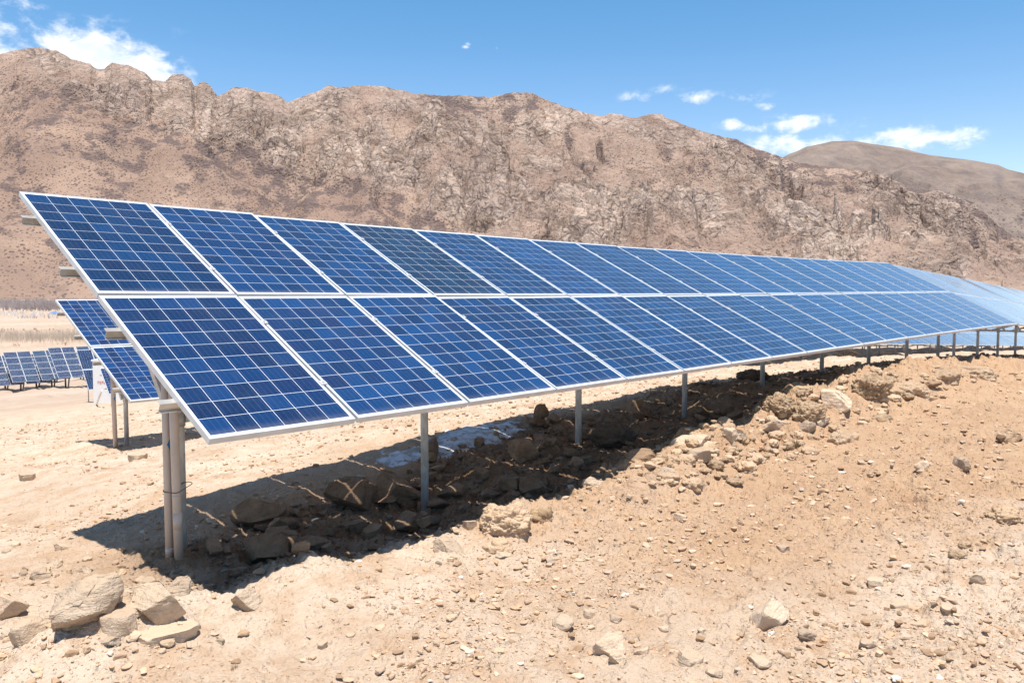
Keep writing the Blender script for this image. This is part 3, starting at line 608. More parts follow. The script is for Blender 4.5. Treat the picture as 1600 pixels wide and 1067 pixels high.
def belt(n, d0, d1, px0=-330, px1=520, clump=0.0):
    d = d0+(d1-d0)*RNG.random(n); px = RNG.uniform(px0, px1, n)
    if clump:
        k = noise2(px/26, d/40, 77) > -.2+clump*.3; d, px = d[k], px[k]
    x = CAM[0]+d*FW[0]+RT[0]*(px-800)/FPX*d; y = CAM[1]+d*FW[1]+RT[1]*(px-800)/FPX*d
    return np.stack([x, y, base_z(x, y)], -1)
def valley():
    p = belt(2600, 590, 980); blades('bare_woodland', p, RNG.uniform(4.5, 8.5, len(p)), 26, MT['wood'], 'grey leafless woodland along the foot of the mountain', 'woodland', .9, .035, .35)
    p = belt(2000, 440, 560, clump=.25); blades('pale_scrub', p, RNG.uniform(1.2, 3.2, len(p)), 16, MT['frost'], 'pale bleached bushes below the grey woodland', 'scrub', .8, .05, .4)
    p = belt(420, 440, 455, clump=.2); blades('dry_undergrowth', p, RNG.uniform(1.2, 3.0, len(p)), 14, MT['wood'], 'thin brown brush at the edge of the tan field', 'brush', .8, .04, .4)
    p = belt(5200, 234, 262); blades('bare_saplings', p, RNG.uniform(2.6, 3.9, len(p)), 9, MT['sapling'], 'belt of straight pale leafless saplings in the valley', 'saplings', .25, .010, .10)
    p = np.concatenate([belt(500, 296, 318, clump=.2), belt(260, 222, 232, clump=.9)]); blades('russet_scrub', p, RNG.uniform(.5, 1.3, len(p)), 16, MT['scrub'], 'low russet scrub edging the tan valley fields', 'scrub', .9, .06, .6)
    # pale road along the foot of the mountain
    V = []; 
    for px in np.linspace(-500, 600, 90):
        for d in (1180, 1330):
            q = CAM+(FW+RT*(px-800)/FPX)*d; V.append((q[0], q[1], float(base_z(q[0], q[1])[0])+1.2))
    F = [[2*i, 2*i+2, 2*i+3, 2*i+1] for i in range(89)]
    tag(link('road', mesh('road', V, F, MT['road'])), 'pale road running along the foot of the mountain', 'road', kind='structure')
    # small blue-roofed shed
    q = at_depth(88, 491, 505); z = gz(q[0], q[1]); r = link('shed', None, None, (q[0], q[1], z)); r.rotation_euler = (0, 0, -YAW); tag(r, 'tiny far shed with a bright blue roof by the pale bushes', 'shed')
    b = MB(); b.hexa((-2.4,-1.6,-.5), (4.8,0,0), (0,3.2,0), (0,0,2.3)); b.build('wall', MT['wall'], r)
    b = MB(); b.add([(-2.7,-1.9,1.8),(2.7,-1.9,1.8),(2.7,1.9,1.8),(-2.7,1.9,1.8),(-2.7,0,2.6),(2.7,0,2.6)], [[0,1,5,4],[2,3,4,5],[1,2,5],[3,0,4],[3,2,1,0]]); b.build('roof', simple('blue_roof', (.05,.22,.55), .5), r)

# ------------------------------------------------------------------ loose gravel, straw and snow
def gravel():
    base = []
    for s in range(10):
        V, F = ico(1) if s < 5 else ico(2); rg = np.random.default_rng(s); P = V.copy()
        for _ in range(13):
            nn = rg.normal(size=3); nn /= np.linalg.norm(nn); k = P@nn-rg.uniform(.38, .72); P = P-np.maximum(k, 0)[:,None]*nn
        base.append((P*(1+.22*noise3(V*2.6+s, s))[:,None], F))
    N = 120000; az = YAW+np.radians(RNG.uniform(-38, 38, N)); r = np.exp(RNG.uniform(math.log(1.7), math.log(34), N))
    x = CAM[0]+r*np.sin(az); y = CAM[1]+r*np.cos(az)
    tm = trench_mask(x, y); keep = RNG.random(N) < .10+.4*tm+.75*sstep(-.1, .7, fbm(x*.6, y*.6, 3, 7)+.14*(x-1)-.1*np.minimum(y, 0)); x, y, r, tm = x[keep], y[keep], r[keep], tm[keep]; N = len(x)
    s = np.minimum(.0062*(1-RNG.random(N)*.99)**(-.45), .034)*(1+.045*r)*(1+.5*tm)
    z = ground_z(x, y); VV, FF, CC = [], [], []; off = 0
    pal = np.array([(.54,.38,.255),(.47,.315,.195),(.57,.43,.31),(.46,.37,.29),(.62,.54,.45),(.34,.22,.135)])
    for i in range(N):
        P, F = base[RNG.integers(0, 5) if s[i] < .013+.0016*r[i] else RNG.integers(5, 10)]
        q = RNG.uniform(0, 6.28); c, n = math.cos(q), math.sin(q); sc = s[i]*np.array([1, RNG.uniform(.55, .95), RNG.uniform(.35, .75)])
        p = P*sc; p = np.stack([p[:,0]*c-p[:,1]*n, p[:,0]*n+p[:,1]*c, p[:,2]], -1)+(x[i], y[i], z[i]+sc[2]*.25)
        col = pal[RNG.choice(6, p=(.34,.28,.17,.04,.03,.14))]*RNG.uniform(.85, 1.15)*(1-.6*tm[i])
        VV.append(p); FF.append(F+off); off += len(p); CC.append(np.tile(np.append(col, 1), (len(p), 1)))
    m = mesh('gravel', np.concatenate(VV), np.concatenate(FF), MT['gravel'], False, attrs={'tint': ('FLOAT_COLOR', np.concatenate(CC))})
    tag(link('gravel', m), 'loose small gravel strewn over the bare dry ground', 'gravel', kind='stuff')
def straw():
    b = MB()
    for _ in range(230):
        a = YAW+math.radians(random.uniform(-34, 34)); r = math.exp(random.uniform(math.log(1.9), math.log(11))); x = CAM[0]+r*math.sin(a); y = CAM[1]+r*math.cos(a)
        q = random.uniform(0, 6.28); L = random.uniform(.02, .075); z0 = gz(x, y)+.004; x1, y1 = x+L*math.cos(q), y+L*math.sin(q); z1 = gz(x1, y1)+random.uniform(.004, .02)
        b.tube([(x, y, z0), ((x+x1)/2+random.uniform(-.008,.008), (y+y1)/2, (z0+z1)/2+.006), (x1, y1, z1)], random.uniform(.0011, .0024), 4)
    tag(b.build('straw', MT['straw']), 'broken dry stalks scattered over the bare ground', 'straw', kind='stuff')
def snow():
    out = [(583,724),(600,706),(650,690),(700,673),(760,661),(828,654),(822,668),(785,690),(745,700),(715,712),(660,716),(630,727)]
    poly = np.array([hit(*p)[0][:2] for p in out]); lo, hi = poly.min(0)-.1, poly.max(0)+.1
    gx, gy = np.arange(lo[0], hi[0], .025), np.arange(lo[1], hi[1], .025); X, Y = np.meshgrid(gx, gy); d = np.full(X.shape, 9.); ins = np.zeros(X.shape, bool)
    for k in range(len(poly)):
        a, b = poly[k], poly[(k+1) % len(poly)]; e = b-a; t = np.clip(((X-a[0])*e[0]+(Y-a[1])*e[1])/(e@e), 0, 1); d = np.minimum(d, np.hypot(X-a[0]-t*e[0], Y-a[1]-t*e[1]))
        c = ((a[1] > Y) != (b[1] > Y)) & (X < (b[0]-a[0])*(Y-a[1])/(b[1]-a[1]+1e-12)+a[0]); ins ^= c
    sd = np.where(ins, d, -d); q = sd+.16*fbm(X*4.5, Y*4.5, 4, 3)-.02
    Z = ground_z(X, Y)*.6+.4*ground_z(X, Y, False)+np.clip(q*.12, -.03, .022); keep = q > -.06
    na = X.shape[1]; V = np.stack([X, Y, Z], -1).reshape(-1, 3); i, j = np.where(keep[:-1,:-1] & keep[1:,1:] & keep[1:,:-1] & keep[:-1,1:]); F = np.stack([i*na+j, i*na+j+1, (i+1)*na+j+1, (i+1)*na+j], -1)
    u, inv = np.unique(F, return_inverse=True)
    m = mesh('snow', V[u], inv.reshape(F.shape), MT['snow'], True); tag(link('snow', m), 'thin ragged patch of old snow in the shade under the front panels', 'snow', kind='stuff')

def grass_tuft(px, py, w, h, label, n=70, mat='grass'):
    p, d = hit(px, py); s = d/FPX; b = MB(); R = w*s/2*(.22 if n < 60 else 1); H = h*s
    for _ in range(n):
        a = random.uniform(0, 6.28); r = R*random.random()**.6; x, y = p[0]+r*math.cos(a), p[1]+r*math.sin(a); z = gz(x, y)-.01; L = H*random.uniform(.4, 1.); e = random.uniform(.1, .6)*L; f = a+random.uniform(-.9, .9)
        b.tube([(x,y,z),(x+e*.35*math.cos(f), y+e*.35*math.sin(f), z+L*.6),(x+e*math.cos(f), y+e*math.sin(f), z+L*.92)], [.003*(.6+s*60), .0022*(.6+s*60), .0008], 3)
    tag(b.build('grass_tuft', MT[mat]), label, 'grass tuft', kind='stuff' if n >= 60 else None)

def rocks():
    R = rock_at
    # --- the sunlit heap by the first post, left foreground
    R(118,992,112,112,'rock','grey','largest grey layered boulder in the left foreground heap', 'boulder', sink=.12, rot=.1, tilt=(.35,.1))
    R(38,1004,66,56,'rock','pale','pale rounded rock left of the largest foreground boulder', sink=.3)
    R(6,968,58,50,'rock','rock','brown wedge of rock cut by the left picture edge', sink=.2)
    R(228,929,46,36,'rock','grey','pale grey rounded rock just below the first post', sink=.2)
    R(271,930,48,44,'rock','grey','upright grey rock beside the shadow tip below the first post', sink=.2)
    R(240,972,92,58,'slab','grey','wedge-shaped grey slab leaning below the two rocks at the first post', 'slab', sink=.2, rot=-.35, tilt=(.55,-.25), dy=.6)
    R(383,954,56,52,'rock','grey','squarish pale grey rock standing at the edge of the shadow', sink=.18, rot=.4, tilt=(.4,.2))
    R(180,990,60,30,'slab','pale','low pale slab half buried right of the largest boulder', 'slab', sink=.5)
    R(250,1003,100,16,'slab','pale','broad flat pinkish slab buried flush in the foreground dirt', 'slab', sink=.7)
    R(126,895,36,22,'rock','pale','small pale block on top of the left foreground heap', sink=.3)
    R(300,985,22,18,'rock','grey','small grey stone at the toe of the leaning slab', 'stone', sink=.3)
    R(60,905,40,30,'rock','rock','dusty tan rock above the left foreground heap', sink=.45)
    # --- in the shaded trench
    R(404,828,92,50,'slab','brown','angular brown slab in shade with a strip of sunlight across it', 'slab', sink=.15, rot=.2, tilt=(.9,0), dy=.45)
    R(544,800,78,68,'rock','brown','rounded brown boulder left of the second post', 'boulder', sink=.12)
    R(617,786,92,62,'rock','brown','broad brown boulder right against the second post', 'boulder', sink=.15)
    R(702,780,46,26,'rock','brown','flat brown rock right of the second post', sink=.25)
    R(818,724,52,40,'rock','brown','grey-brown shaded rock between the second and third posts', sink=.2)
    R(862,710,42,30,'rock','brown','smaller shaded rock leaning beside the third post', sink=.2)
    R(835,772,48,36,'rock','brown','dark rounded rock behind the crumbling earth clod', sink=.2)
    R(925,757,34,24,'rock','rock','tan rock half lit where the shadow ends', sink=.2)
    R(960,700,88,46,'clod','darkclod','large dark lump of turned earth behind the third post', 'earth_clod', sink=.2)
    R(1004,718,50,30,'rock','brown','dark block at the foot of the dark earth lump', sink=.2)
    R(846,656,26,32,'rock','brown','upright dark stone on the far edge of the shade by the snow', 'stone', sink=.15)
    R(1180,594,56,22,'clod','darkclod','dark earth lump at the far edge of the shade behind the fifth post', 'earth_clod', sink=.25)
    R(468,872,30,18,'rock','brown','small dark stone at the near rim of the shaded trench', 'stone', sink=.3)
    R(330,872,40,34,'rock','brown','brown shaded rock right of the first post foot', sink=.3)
    # --- the crumbling bank along the edge of the shade
    R(790,838,88,78,'clod','clod','tall crumbling clod of pale earth at the edge of the shade', 'earth_clod', sink=.15, sub=6)
    R(703,862,56,36,'rock','pale','smooth pale rock on the shadow edge left of the tall earth clod', sink=.3)
    R(778,862,52,34,'clod','clod','low crumbling clod right below the tall earth clod', 'earth_clod', sink=.3)
    R(845,815,40,36,'clod','rootclod','small brown clod right of the tall earth clod', 'earth_clod', sink=.3)
    R(735,828,26,20,'slab','rock','thin pointed slab left of the tall earth clod', 'slab', sink=.25)
    R(786,872,24,10,'rock','pale','small white stone below the low earth clod', 'stone', sink=.3)
    R(1020,733,26,15,'rock','pale','white oval stone on the shadow edge', 'stone', sink=.25)
    R(1044,747,38,28,'rock','pale','large pale rock sunk in the bank below the white oval stone', sink=.4)
    R(1094,720,42,26,'rock','rock','tan rock in the bank with a dark underside', sink=.3)
    R(1082,698,60,26,'rock','pale','long pale rock in the bank between fourth post and tan rock', sink=.4)
    R(1148,694,46,30,'rock','pale','pale rounded rock on the bank left of the orange rock', sink=.35)
    R(1211,678,44,32,'rock','rock','orange-tan rock with flat top below the rooty clods', sink=.2)
    R(1262,676,30,26,'rock','rock','second orange-tan rock, beside the shadow gap under the rooty clods', sink=.25)
    R(1285,668,30,16,'rock','pale','small cream rock right below the rooty clods', sink=.3)
    R(1226,655,62,40,'clod','rootclod','left clod matted with dry roots on the bank', 'earth_clod', sink=.3, sub=6)
    R(1268,662,56,46,'clod','rootclod','right clod matted with dry roots on the bank', 'earth_clod', sink=.3, sub=6)
    R(1310,640,48,38,'rock','pale','big pale pinkish block right of the rooty clods', 'boulder', sink=.2)
    R(1322,690,54,30,'clod','clod','soft earth lump below the big pale block', 'earth_clod', sink=.5)
    R(1366,622,66,44,'clod','rootclod','steep brown clod hiding the foot of the seventh post', 'earth_clod', sink=.35, sub=6)
    R(1425,615,80,34,'clod','clod','broad heap of crumbled earth right of the steep brown clod', 'earth_clod', sink=.5, sub=6)
    R(1480,600,60,28,'clod','clod','low ochre heap of earth before the last post of the front table', 'earth_clod', sink=.35)
    R(1530,590,70,26,'clod','clod','flat ochre heap of earth under the end of the front table', 'earth_clod', sink=.4)
    R(1460,612,30,12,'rock','brown','dark flat stone on the crumbled earth heap', 'stone', sink=.3)
    # --- right and centre foreground
    R(1206,980,62,62,'slab','pale','big pale tan slab with a flat face in the right foreground', 'slab', sink=.15, tilt=(.6,.3), dy=.7)
    R(1262,1000,32,22,'rock','rock','tan pointed stone right below the big pale slab', 'stone', sink=.2)
    R(880,984,36,30,'rock','pale','pale rounded stone alone in the centre foreground', 'stone', sink=.15)
    R(922,964,22,16,'slab','pale','small pale wedge right of the lone centre stone', 'stone', sink=.2)
    R(952,1022,56,48,'slab','pale','long pale slab standing out of the dust at the bottom', 'slab', sink=.25, tilt=(.7,.2), dy=.7)
    R(966,1036,32,24,'rock','grey','grey-green stone against the long pale slab', 'stone', sink=.25)
    R(1005,1022,26,22,'rock','pale','pale block right of the long pale slab', 'stone', sink=.25)
    R(1082,1038,42,26,'slab','grey','white and grey split stone near the bottom edge', 'stone', sink=.2, tilt=(.3,.2))
    R(1190,1044,38,26,'rock','pale','pale grey stone below the big pale slab', 'stone', sink=.2)
    R(1371,916,28,14,'slab','grey','flat grey-blue stone in the right foreground', 'stone', sink=.25)
    R(1408,954,34,14,'slab','rock','tan sliver of rock right of the flat grey stone', 'stone', sink=.2)
    R(1530,912,24,24,'rock','rock','tan pointed rock at the right, below the pair of brown clods', 'stone', sink=.2)
    R(1500,872,30,18,'clod','rootclod','lower of the pair of small brown clods on the right', 'earth_clod', sink=.25)
    R(1510,856,22,16,'clod','rootclod','upper of the pair of small brown clods on the right', 'earth_clod', sink=.25)
    R(1576,818,62,32,'clod','rootclod','dark-edged earth lump at the right picture edge', 'earth_clod', sink=.25)
    R(1440,733,22,22,'rock','pale','cream stone with a dark side in the right middle ground', 'stone', sink=.2)
    R(1507,738,32,26,'rock','rock','tan block with slanting top in the right middle ground', 'stone', sink=.2)
    R(1548,744,20,12,'slab','pale','flat cream stone right of the tan block', 'stone', sink=.25)
    R(1582,690,40,24,'rock','clod','rough tan rock near the right picture edge', sink=.3)
    R(1565,692,14,14,'rock','brown','dark stone left of the rough tan rock', 'stone', sink=.25)
    R(1270,790,12,8,'rock','pale','tiny white stone in the centre right dust', 'stone', sink=.2)
    R(1226,862,22,12,'slab','rock','low tan stone with shadowed edge in mid foreground', 'stone', sink=.25)
    R(1355,1012,26,14,'rock','rock','small brown stone at the lower right', 'stone', sink=.25)
    # --- sunlit ground to the left
    R(37,750,30,13,'slab','pale','flat pale stone on the smooth ground at far left', 'stone', sink=.25)
    R(212,718,28,14,'slab','pale','flat whitish stone near the foot of the second-row post', 'stone', sink=.25)
    R(5,742,16,10,'rock','grey','grey stone at the left picture edge on smooth ground', 'stone', sink=.25)
    R(95,860,26,18,'rock','pale','pale stone left of the shadow corner', 'stone', sink=.3)
    # --- further stones nothing tells apart
    k = 0
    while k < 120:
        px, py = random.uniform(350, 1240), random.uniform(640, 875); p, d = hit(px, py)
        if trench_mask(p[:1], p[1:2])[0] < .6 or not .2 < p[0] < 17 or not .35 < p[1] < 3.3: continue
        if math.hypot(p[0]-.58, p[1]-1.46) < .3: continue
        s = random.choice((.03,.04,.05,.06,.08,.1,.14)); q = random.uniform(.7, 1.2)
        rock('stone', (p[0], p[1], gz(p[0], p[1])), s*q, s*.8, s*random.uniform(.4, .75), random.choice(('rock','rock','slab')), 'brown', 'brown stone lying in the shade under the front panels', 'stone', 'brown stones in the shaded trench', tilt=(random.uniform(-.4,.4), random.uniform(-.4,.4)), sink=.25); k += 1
    k = 0
    while k < 85:
        px, py = random.uniform(330, 1600), random.uniform(640, 1060); p, d = hit(px, py)
        if p[1] > -.05 or p[0] > 16: continue
        if py > 880 and px < 1000 and random.random() < .6: continue
        s = random.choice((.013,.018,.022,.03,.04))*(1+.03*d); q = random.uniform(.7, 1.3)
        rock('stone', (p[0], p[1], gz(p[0], p[1])), s*q, s*.8, s*random.uniform(.35, .7), random.choice(('rock','rock','slab')), random.choice(('rock','rock','clod','pale','grey')), 'small stone lying loose on the sunlit dirt in front of the panels', 'stone', 'small stones on the sunlit dirt', tilt=(random.uniform(-.4,.4), random.uniform(-.4,.4)), sink=.3); k += 1
    k = 0
    while k < 230:
        px, py = random.uniform(960, 1560), random.uniform(575, 760); p, d = hit(px, py)
        if not -.75 < p[1] < .3 or p[0] < 3.5: continue
        s = random.choice((.025,.03,.04,.05,.07,.1)); rock('earth_clod', (p[0], p[1], gz(p[0], p[1])), s*random.uniform(.8,1.4), s, s*random.uniform(.5,.8), 'clod', random.choice(('clod','clod','clod','rootclod')), 'small crumbled clod along the dug bank', 'earth clod', 'small clods along the bank', sink=.35, sub=4); k += 1
    k = 0
    while k < 24:
        px, py = random.uniform(0, 330), random.uniform(650, 1040); p, d = hit(px, py)
        if p[1] < .2 and py < 850: continue
        s = random.choice((.012,.018,.025,.035))*(1+.03*d); rock('stone', (p[0], p[1], gz(p[0], p[1])), s, s*.8, s*random.uniform(.3,.6), random.choice(('rock','slab')), random.choice(('rock','pale','grey')), 'small stone on the smooth pale ground left of the panels', 'stone', 'small stones on the left ground', sink=.35); k += 1
    k = 0
    while k < 34:
        px, py = random.uniform(0, 330), random.uniform(880, 1010); p, d = hit(px, py)
        if math.hypot(p[0]-.5, p[1]-1.4) < .3: continue
        s = random.choice((.012,.018,.025,.035,.05)); rock('stone', (p[0], p[1], gz(p[0], p[1])), s, s*.8, s*random.uniform(.4,.7), random.choice(('rock','slab')), random.choice(('rock','grey','pale','clod')), 'broken stone packed among the dusty heap at the lower left', 'stone', 'broken stones of the left heap', sink=.3, tilt=(random.uniform(-.5,.5), random.uniform(-.5,.5))); k += 1
    grass_tuft(1160, 694, 18, 14, 'small dry tuft on the bank above the orange-tan rock', 40)
    grass_tuft(1243, 700, 26, 14, 'small dry tuft below the orange-tan rocks', 40)
    grass_tuft(1230, 620, 60, 12, 'thin dry grass growing on the rooty clods', 80)
    grass_tuft(508, 758, 14, 20, 'single dry sprig standing in the shaded trench', 12)
    grass_tuft(768, 1045, 60, 16, 'dark dry root stub poking from the centre foreground dust', 12, 'straw')
    grass_tuft(366, 1046, 40, 12, 'scrap of dry roots in the left foreground dust', 26, 'straw')

# ------------------------------------------------------------------ pipes tied to the posts
def on_y(px, py, yp): r = ray(px, py); return CAM+r*(yp-CAM[1])/r[1]
def pipes():
    def pipe(b0, b1, yp, ztop, rad, label, group=None, marks=()):
        p, q = on_y(*b0, yp), on_y(*b1, yp); d = (q-p)/(q[2]-p[2]); g = gz(p[0], p[1]); lo = p+d*(g-.12-p[2]); hi = p+d*(ztop-p[2])
        root = link('pipe', None, None, (p[0], p[1], g)); tag(root, label, 'pipe', group); o = np.array([p[0], p[1], g])
        b = MB(); b.tube([lo-o, (lo+hi)/2-o, hi-o], rad, 20); b.build('tube', MT['pipe'], root, smooth=True)
        for k, (kind, z, hgt) in enumerate(marks):
            c = p+d*(z-p[2])-o
            if kind == 'collar': b = MB(); b.tube([c-d*hgt/2, c+d*hgt/2], rad*1.035, 20); b.build('joint', MT['pipe'], root, smooth=True)
            elif kind == 'black': b = MB(); b.tube([c-d*hgt/2, c+d*hgt/2], rad*1.03, 20); b.build('tape', MT['black'], root, smooth=True)
            else: # painted mark wrapped on the side facing the path
                b = MB(); V = []; F = []; a0 = math.atan2(-.78, -.2)
                for i in range(7):
                    t = i/6; w = .75*t
                    for sg in (-1, 1): a = a0-.15+t*.95; V.append(c+np.array([math.cos(a)*rad*1.02, math.sin(a)*rad*1.02, sg*hgt/2*t]))
                F = [[2*i, 2*i+2, 2*i+3, 2*i+1] for i in range(6)]; b.add(V, F); b.build('mark', MT['blue'], root)
        return lo, hi
    pipe((264.5,852),(258,610),1.40,.42,.027,'pale pipe with a blue mark tied at the back of the first post', marks=(('blue',-.26,.09),('collar',-1.02,.05)))
    pipe((279,858),(270.5,620),1.33,.40,.031,'thicker pale pipe with joints tied to the front of the first post', marks=(('collar',-.80,.12),('collar',-.62,.012)))
    pipe((180.5,697),(176,592),9.68,-.25,.036,'pale pipe with a small blue mark tied to the first second-row post', marks=(('blue',-.95,.10),))
    # the wire round the three
    zz = -.585; ctr = [(np.array([.58, 1.46]), .037)]
    for (b0, b1, yp, rad) in (((264.5,852),(258,610),1.40,.027), ((279,858),(270.5,620),1.33,.031)):
        p, q = on_y(*b0, yp), on_y(*b1, yp); d = (q-p)/(q[2]-p[2]); c = p+d*(zz-p[2]); ctr.append((c[:2], rad))
    c = []
    for k in range(49):
        a = 2*math.pi*k/48; u = np.array([math.cos(a), math.sin(a)]); m, r = max(ctr, key=lambda t: t[0]@u+t[1]); e = m+u*(r+.003); c.append((e[0], e[1], zz+.01*math.sin(a+1)))
    b = MB(); b.tube(c, .003, 6, False); tag(b.build('tie_wire', MT['wire']), 'thin dark wire tying the two pale pipes to the first post', 'wire')

# ------------------------------------------------------------------ other arrays
def tracker(px, py, d, w_px, label, tilt=math.radians(46)):
    """4 x 5 landscape panels on two dark posts; px,py: upper left corner in the photograph"""
    o = at_depth(px, py, d); MW, MH = 1.68, 1.075; cw = 5*MH; W = 4*MW+.22
    up = np.array([0, math.cos(tilt), math.sin(tilt)]); row = np.array([1., 0, 0]); nn = np.cross(row, up); bl = o-up*cw
    cx = bl+row*W/2+up*cw/2; g = gz(cx[0], cx[1]); rp = np.array([cx[0], cx[1], g]); root = link('tilted_solar_array', None, None, rp); tag(root, label, 'solar array', 'tilted arrays on the lower ground')
    for r in range(5):
        for k in range(4):
            p = bl+row*(k*MW+(.22 if k > 1 else 0)+1.65)+up*(r*MH)-rp; ex, ey, ez = up, -row, nn
            q = link('solar_panel', PM['far'], root); q.matrix_local = Matrix(((ex[0],ey[0],ez[0],p[0]),(ex[1],ey[1],ez[1],p[1]),(ex[2],ey[2],ez[2],p[2]),(0,0,0,1))); q.color = (4.2*random.uniform(.9,1.1), 1.5*random.uniform(.9,1.1), 1.05, 1)
    for k in (0, 1):
        u = W*(.22+.56*k); top = bl+row*u+up*cw*.5-nn*.12; g2 = gz(top[0], top[1])
        b = MB(); b.tube([top-rp, np.array([top[0], top[1], g2-.3])-rp], .11, 10); b.build('post', MT['darksteel'], root, smooth=True)
        f = bl+row*u+up*cw*.10-nn*.1; b = MB(); b.tube([f-rp, np.array([f[0]-.3, f[1]-.2, gz(f[0]-.3, f[1]-.2)-.1])-rp], .10, 8); b.build('strut', MT['darksteel'], root, smooth=True)
        b = MB(); b.bar(bl+row*u+up*.3-nn*.09-rp, bl+row*u+up*(cw-.3)-nn*.09-rp, .08, .10, up=nn); b.build('rafter', MT['galv'], root)
    for t in (.2, .8):
        b = MB(); b.bar(bl+up*cw*t-nn*.06-rp, bl+row*W+up*cw*t-nn*.06-rp, .06, .06, up=nn); b.build('purlin', MT['galv'], root)

def arrays():
    table(tab1, 20, 'long front table of blue solar panels standing over the shaded trench', 2, posts=9, shade={(1, 3): (1.9, .75, .52, 1)})
    e = tab1(20.24, 0); t0 = e+np.array([.32, .02, -.03])
    table(plane_fn(t0, -.043, tab1_t(20.24)), 20, 'next table of the front row, sloping away beyond the end of the long one', 0, posts=9)
    table(plane_fn(t0+np.array([20.6, 0, -.9]), -.05, .47), 14, 'last table of the front row, mostly hidden beyond the sloping one', 0)
    table(plane_fn((3.09, 8.36, -.851), .0, .475), 20, 'second-row table whose left end shows under the front table', 1, posts=9)
    table(plane_fn((23.7, 8.4, -.98), -.047, .47), 20, 'second-row table seen through the posts at the right end of the front table', 0)
    table(plane_fn((44.4, 8.45, -1.98), -.051, .47), 20, 'far right second-row table glimpsed beyond the posts', 0)
    table(plane_fn((65.1, 8.5, -3.05), -.05, .47), 14, 'very last second-row table at the right picture edge', 0)
    for x, y, n, lb in ((15.5, 16.6, 20, 'third-row table hidden low behind the second row'), (36.1, 16.6, 20, 'third-row table seen small under the right end of the front table'), (56.8, 16.6, 14, 'third-row table farthest to the right'), (27., 24.8, 20, 'fourth-row table seen as a thin strip between the posts'), (47.6, 24.8, 20, 'fourth-row table at the far right')):
        a, b = base_z(x+1, y+1.4)[0], base_z(x+n, y+1.4)[0]; table(plane_fn((x, y, a+.72), (b-a)/(n-1), .47), n, lb, 0, posts=max(3, n//2-1))
    # steep low tables and the white shelter behind the second row
    t = math.radians(53); o = at_depth(119, 547, 58); o = o-np.array([0, math.cos(t), math.sin(t)])*3.32; table(plane_fn(o, 0, t), 3, 'steep two-high table standing left of the white shelter', 0, posts=2, group='steep tables by the shelter')
    t = math.radians(50); o = at_depth(170, 616, 42); table(plane_fn(o, 0, t), 3, 'steep one-high table standing in front of the white shelter', 0, posts=2, rows=1, group='steep tables by the shelter')
    b = MB(); p = at_depth(159, 610, 41.5); q, _ = hit(150, 631); b.tube([p, q-np.array([0,0,.1])], .05, 8); tag(b.build('prop_pole', MT['wall']), 'white prop pole leaning against the steep one-high table', 'pole')
    c = at_depth(146, 616, 50); g = gz(c[0], c[1]); r = link('equipment_shelter', None, None, (c[0], c[1], g)); r.rotation_euler = (0, 0, -YAW); tag(r, 'white boxy equipment shelter with red lettering behind the second row', 'shelter')
    b = MB(); b.hexa((0,0,-.4), (3.,0,0), (0,2.2,0), (0,0,3.05)); b.build('wall', MT['wall'], r)
    b = MB(); b.hexa((-.06,-.06,2.655), (3.12,0,0), (0,2.32,0), (0,0,.09)); b.build('roof', MT['wall'], r)
    b = MB()
    for i in range(9):
        x = .28+i*.13; b.hexa((x,-.012,1.28), (.022,0,0), (0,.01,0), (0,0,.16)); b.hexa((x,-.012,1.42), (.085,0,0), (0,.01,0), (0,0,.022)); b.hexa((x+.063,-.012,1.30), (.022,0,0), (0,.01,0), (0,0,.1))
        if i % 2: b.hexa((x,-.012,1.28), (.085,0,0), (0,.01,0), (0,0,.022))
    b.build('lettering', MT['red'], r)
    tracker(-20, 556, 113, 0, 'leftmost tilted array, cut by the left picture edge')
    tracker(60, 552, 128, 0, 'smaller tilted array half hidden between two nearer ones')
    tracker(4, 550, 112, 0, 'left one of the two large tilted arrays with a wide middle gap')
    tracker(74, 543, 112, 0, 'right one of the two large tilted arrays, higher beside the steep tables')
def tab1_t(u): return tilt1(u)

# ------------------------------------------------------------------ sky, light, camera
SHADOW = Vector((.165, .20, -1.0))
CLOUDS = [ # px, py, half width, half height, softness, strength
 (150,90,72,36,1.45), (205,106,56,24,1.4), (120,78,34,22,1.3), (245,121,46,14,1.1), (285,118,22,10,.7), (30,70,95,42,.62), (40,8,30,9,.55), (5,85,60,28,.8),(170,60,120,26,.32),
 (1091,153,24,8,.95), (1243,194,44,11,1.0), (1200,200,60,6,.55), (1225,230,42,15,.95), (1195,224,26,10,.7), (1290,222,30,10,.85), (1418,216,62,16,1.0), (1490,214,44,13,.85), (1500,226,40,8,.5), (1143,194,18,10,.75), (995,152,26,10,.42),
 (1030,140,40,7,.3),(1195,167,16,5,.55), (1160,152,40,10,.38), (1330,200,50,14,.32), (728,74,6,2.5,.42), (733,69,5,3,.42), (776,75,3,3,.35), (1600,272,30,6,.8),(1180,305,60,14,.3)]
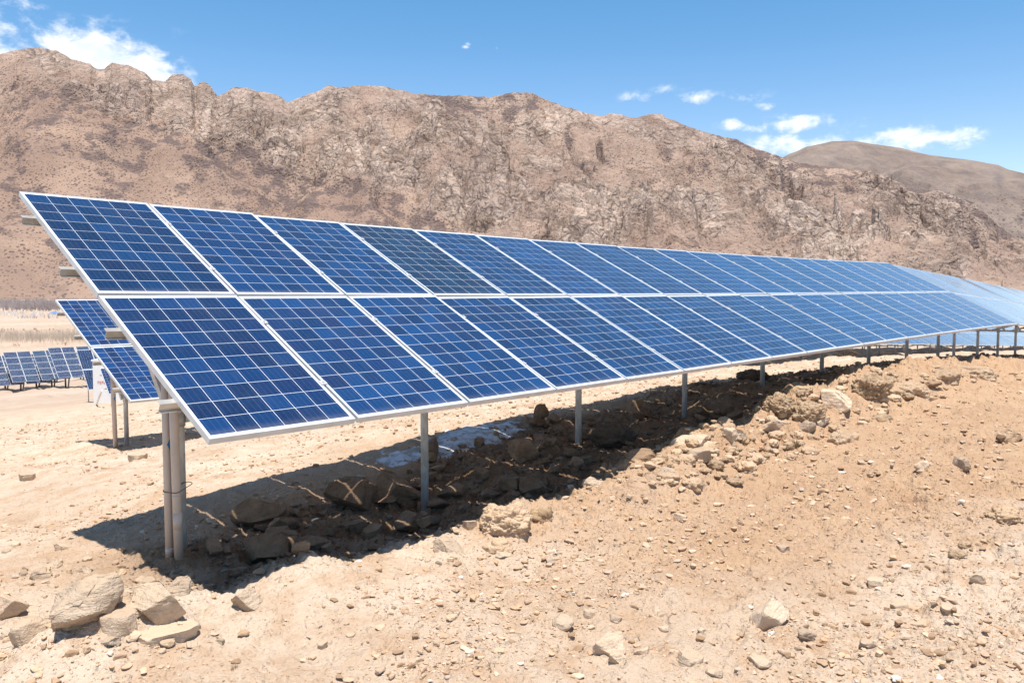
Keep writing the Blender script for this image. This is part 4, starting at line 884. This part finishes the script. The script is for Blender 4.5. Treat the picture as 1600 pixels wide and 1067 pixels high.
def sky():
    w = bpy.data.worlds.new('World'); S.world = w; w.use_nodes = True; t = w.node_tree; t.nodes.clear(); n = NT.__new__(NT); n.t = t; n.m = w
    out = n.n('ShaderNodeOutputWorld'); bg = n.n('ShaderNodeBackground'); bg2 = n.n('ShaderNodeBackground'); mixs = n.n('ShaderNodeMixShader')
    sk = n.n('ShaderNodeTexSky'); sk.sky_type = 'NISHITA'; sk.sun_disc = False
    d = -SHADOW.normalized(); sk.sun_elevation = math.asin(d.z); sk.sun_rotation = math.atan2(d.x, d.y); sk.altitude = 3500; sk.air_density = 1.0; sk.dust_density = .35; sk.ozone_density = .9
    hs = n.n('ShaderNodeHueSaturation'); n.l(sk.outputs[0], hs.inputs['Color']); hs.inputs['Saturation'].default_value = 1.0
    el0 = n.math('ARCSINE', n.n('ShaderNodeSeparateXYZ').outputs[2]); sp0 = [k for k in t.nodes if k.type == 'SEPXYZ'][0]; n.l(n.n('ShaderNodeTexCoord').outputs['Generated'], sp0.inputs[0])
    low = n.mix(n.ramp(el0, .02, .36), (1.10,.94,.81), (.55,.88,.94)); mul = n.mix(n.ramp(el0, .4, 1.1), low, (.40,.60,.66))
    n.l(n.mix(1., hs.outputs[0], mul, 'MULTIPLY'), bg.inputs[0]); bg.inputs[1].default_value = .15
    v = n.n('ShaderNodeTexCoord').outputs['Generated']; sp = n.n('ShaderNodeSeparateXYZ'); n.l(v, sp.inputs[0])
    az = n.math('ARCTAN2', sp.outputs[0], sp.outputs[1]); el = n.math('ARCSINE', sp.outputs[2]); tot = None
    cb = n.n('ShaderNodeCombineXYZ'); n.l(az, cb.inputs[0]); n.l(n.math('MULTIPLY', el, 1.6), cb.inputs[1])
    nz = n.noise(cb.outputs[0], 34, 9, .64, .25); big = n.noise(cb.outputs[0], 9, 4, .5)
    for (px, py, hw, hh, st) in CLOUDS:
        a, e = azel(px, py); a2, _ = azel(px+hw, py); _, e2 = azel(px, py-hh)
        q = n.math('ADD', n.math('POWER', n.math('ABSOLUTE', n.math('DIVIDE', n.math('SUBTRACT', az, a), abs(a2-a)*1.25)), 2.), n.math('POWER', n.math('ABSOLUTE', n.math('DIVIDE', n.math('SUBTRACT', el, e), abs(e2-e)*1.25)), 2.))
        g = n.math('MULTIPLY', n.math('EXPONENT', n.math('MULTIPLY', q, -1.)), st)
        tot = g if tot is None else n.math('MAXIMUM', tot, g)
    m = n.math('ADD', n.math('MULTIPLY', tot, 1.35), n.math('MULTIPLY', n.math('SUBTRACT', nz, .5), 3.4))
    mk = n.math('MULTIPLY', n.ramp(m, .24, 1.5), n.ramp(tot, .03, .4))
    n.l(n.mix(n.ramp(nz, .38, .62), (.80,.86,.95), (.98,.985,1.)), bg2.inputs[0]); bg2.inputs[1].default_value = .80
    n.l(n.math('MULTIPLY', mk, .84), mixs.inputs[0]); n.l(bg.outputs[0], mixs.inputs[1]); n.l(bg2.outputs[0], mixs.inputs[2]); n.l(mixs.outputs[0], out.inputs[0])
def light_and_camera():
    l = bpy.data.lights.new('sun', 'SUN'); l.energy = 4.4; l.angle = math.radians(.53); l.color = (1, .94, .86); o = link('sun', l); o.rotation_euler = SHADOW.to_track_quat('-Z', 'Y').to_euler()
    c = bpy.data.cameras.new('camera'); c.sensor_width = 36; c.lens = FPX/1600*36; c.clip_start = .05; c.clip_end = 30000; o = link('camera', c)
    o.matrix_world = Matrix(((RT[0],UP[0],-FW[0],CAM[0]),(RT[1],UP[1],-FW[1],CAM[1]),(RT[2],UP[2],-FW[2],CAM[2]),(0,0,0,1))); S.camera = o
    S.view_settings.view_transform = 'Standard'; S.view_settings.look = 'None'; S.view_settings.exposure = .68; S.view_settings.gamma = 1
    S.render.engine = 'CYCLES'; S.cycles.max_bounces = 6; S.cycles.diffuse_bounces = 3; S.cycles.glossy_bounces = 3; S.cycles.use_denoising = True; S.cycles.denoiser = 'OPENIMAGEDENOISE'; S.cycles.denoising_input_passes = 'RGB_ALBEDO_NORMAL'; S.cycles.denoising_prefilter = 'ACCURATE'

build_materials(); MT['tan'] = MT['rock']; panel_meshes()
build_ground()
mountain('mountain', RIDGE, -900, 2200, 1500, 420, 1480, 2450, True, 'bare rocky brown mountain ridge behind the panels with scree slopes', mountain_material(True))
mountain('distant_hill', HILL, 800, 2200, 420, 120, 3600, 5200, False, 'smooth hazy distant hill behind the right end of the rocky ridge', mountain_material(False))
valley(); gravel(); straw(); snow(); rocks(); pipes(); arrays()
sky(); light_and_camera()
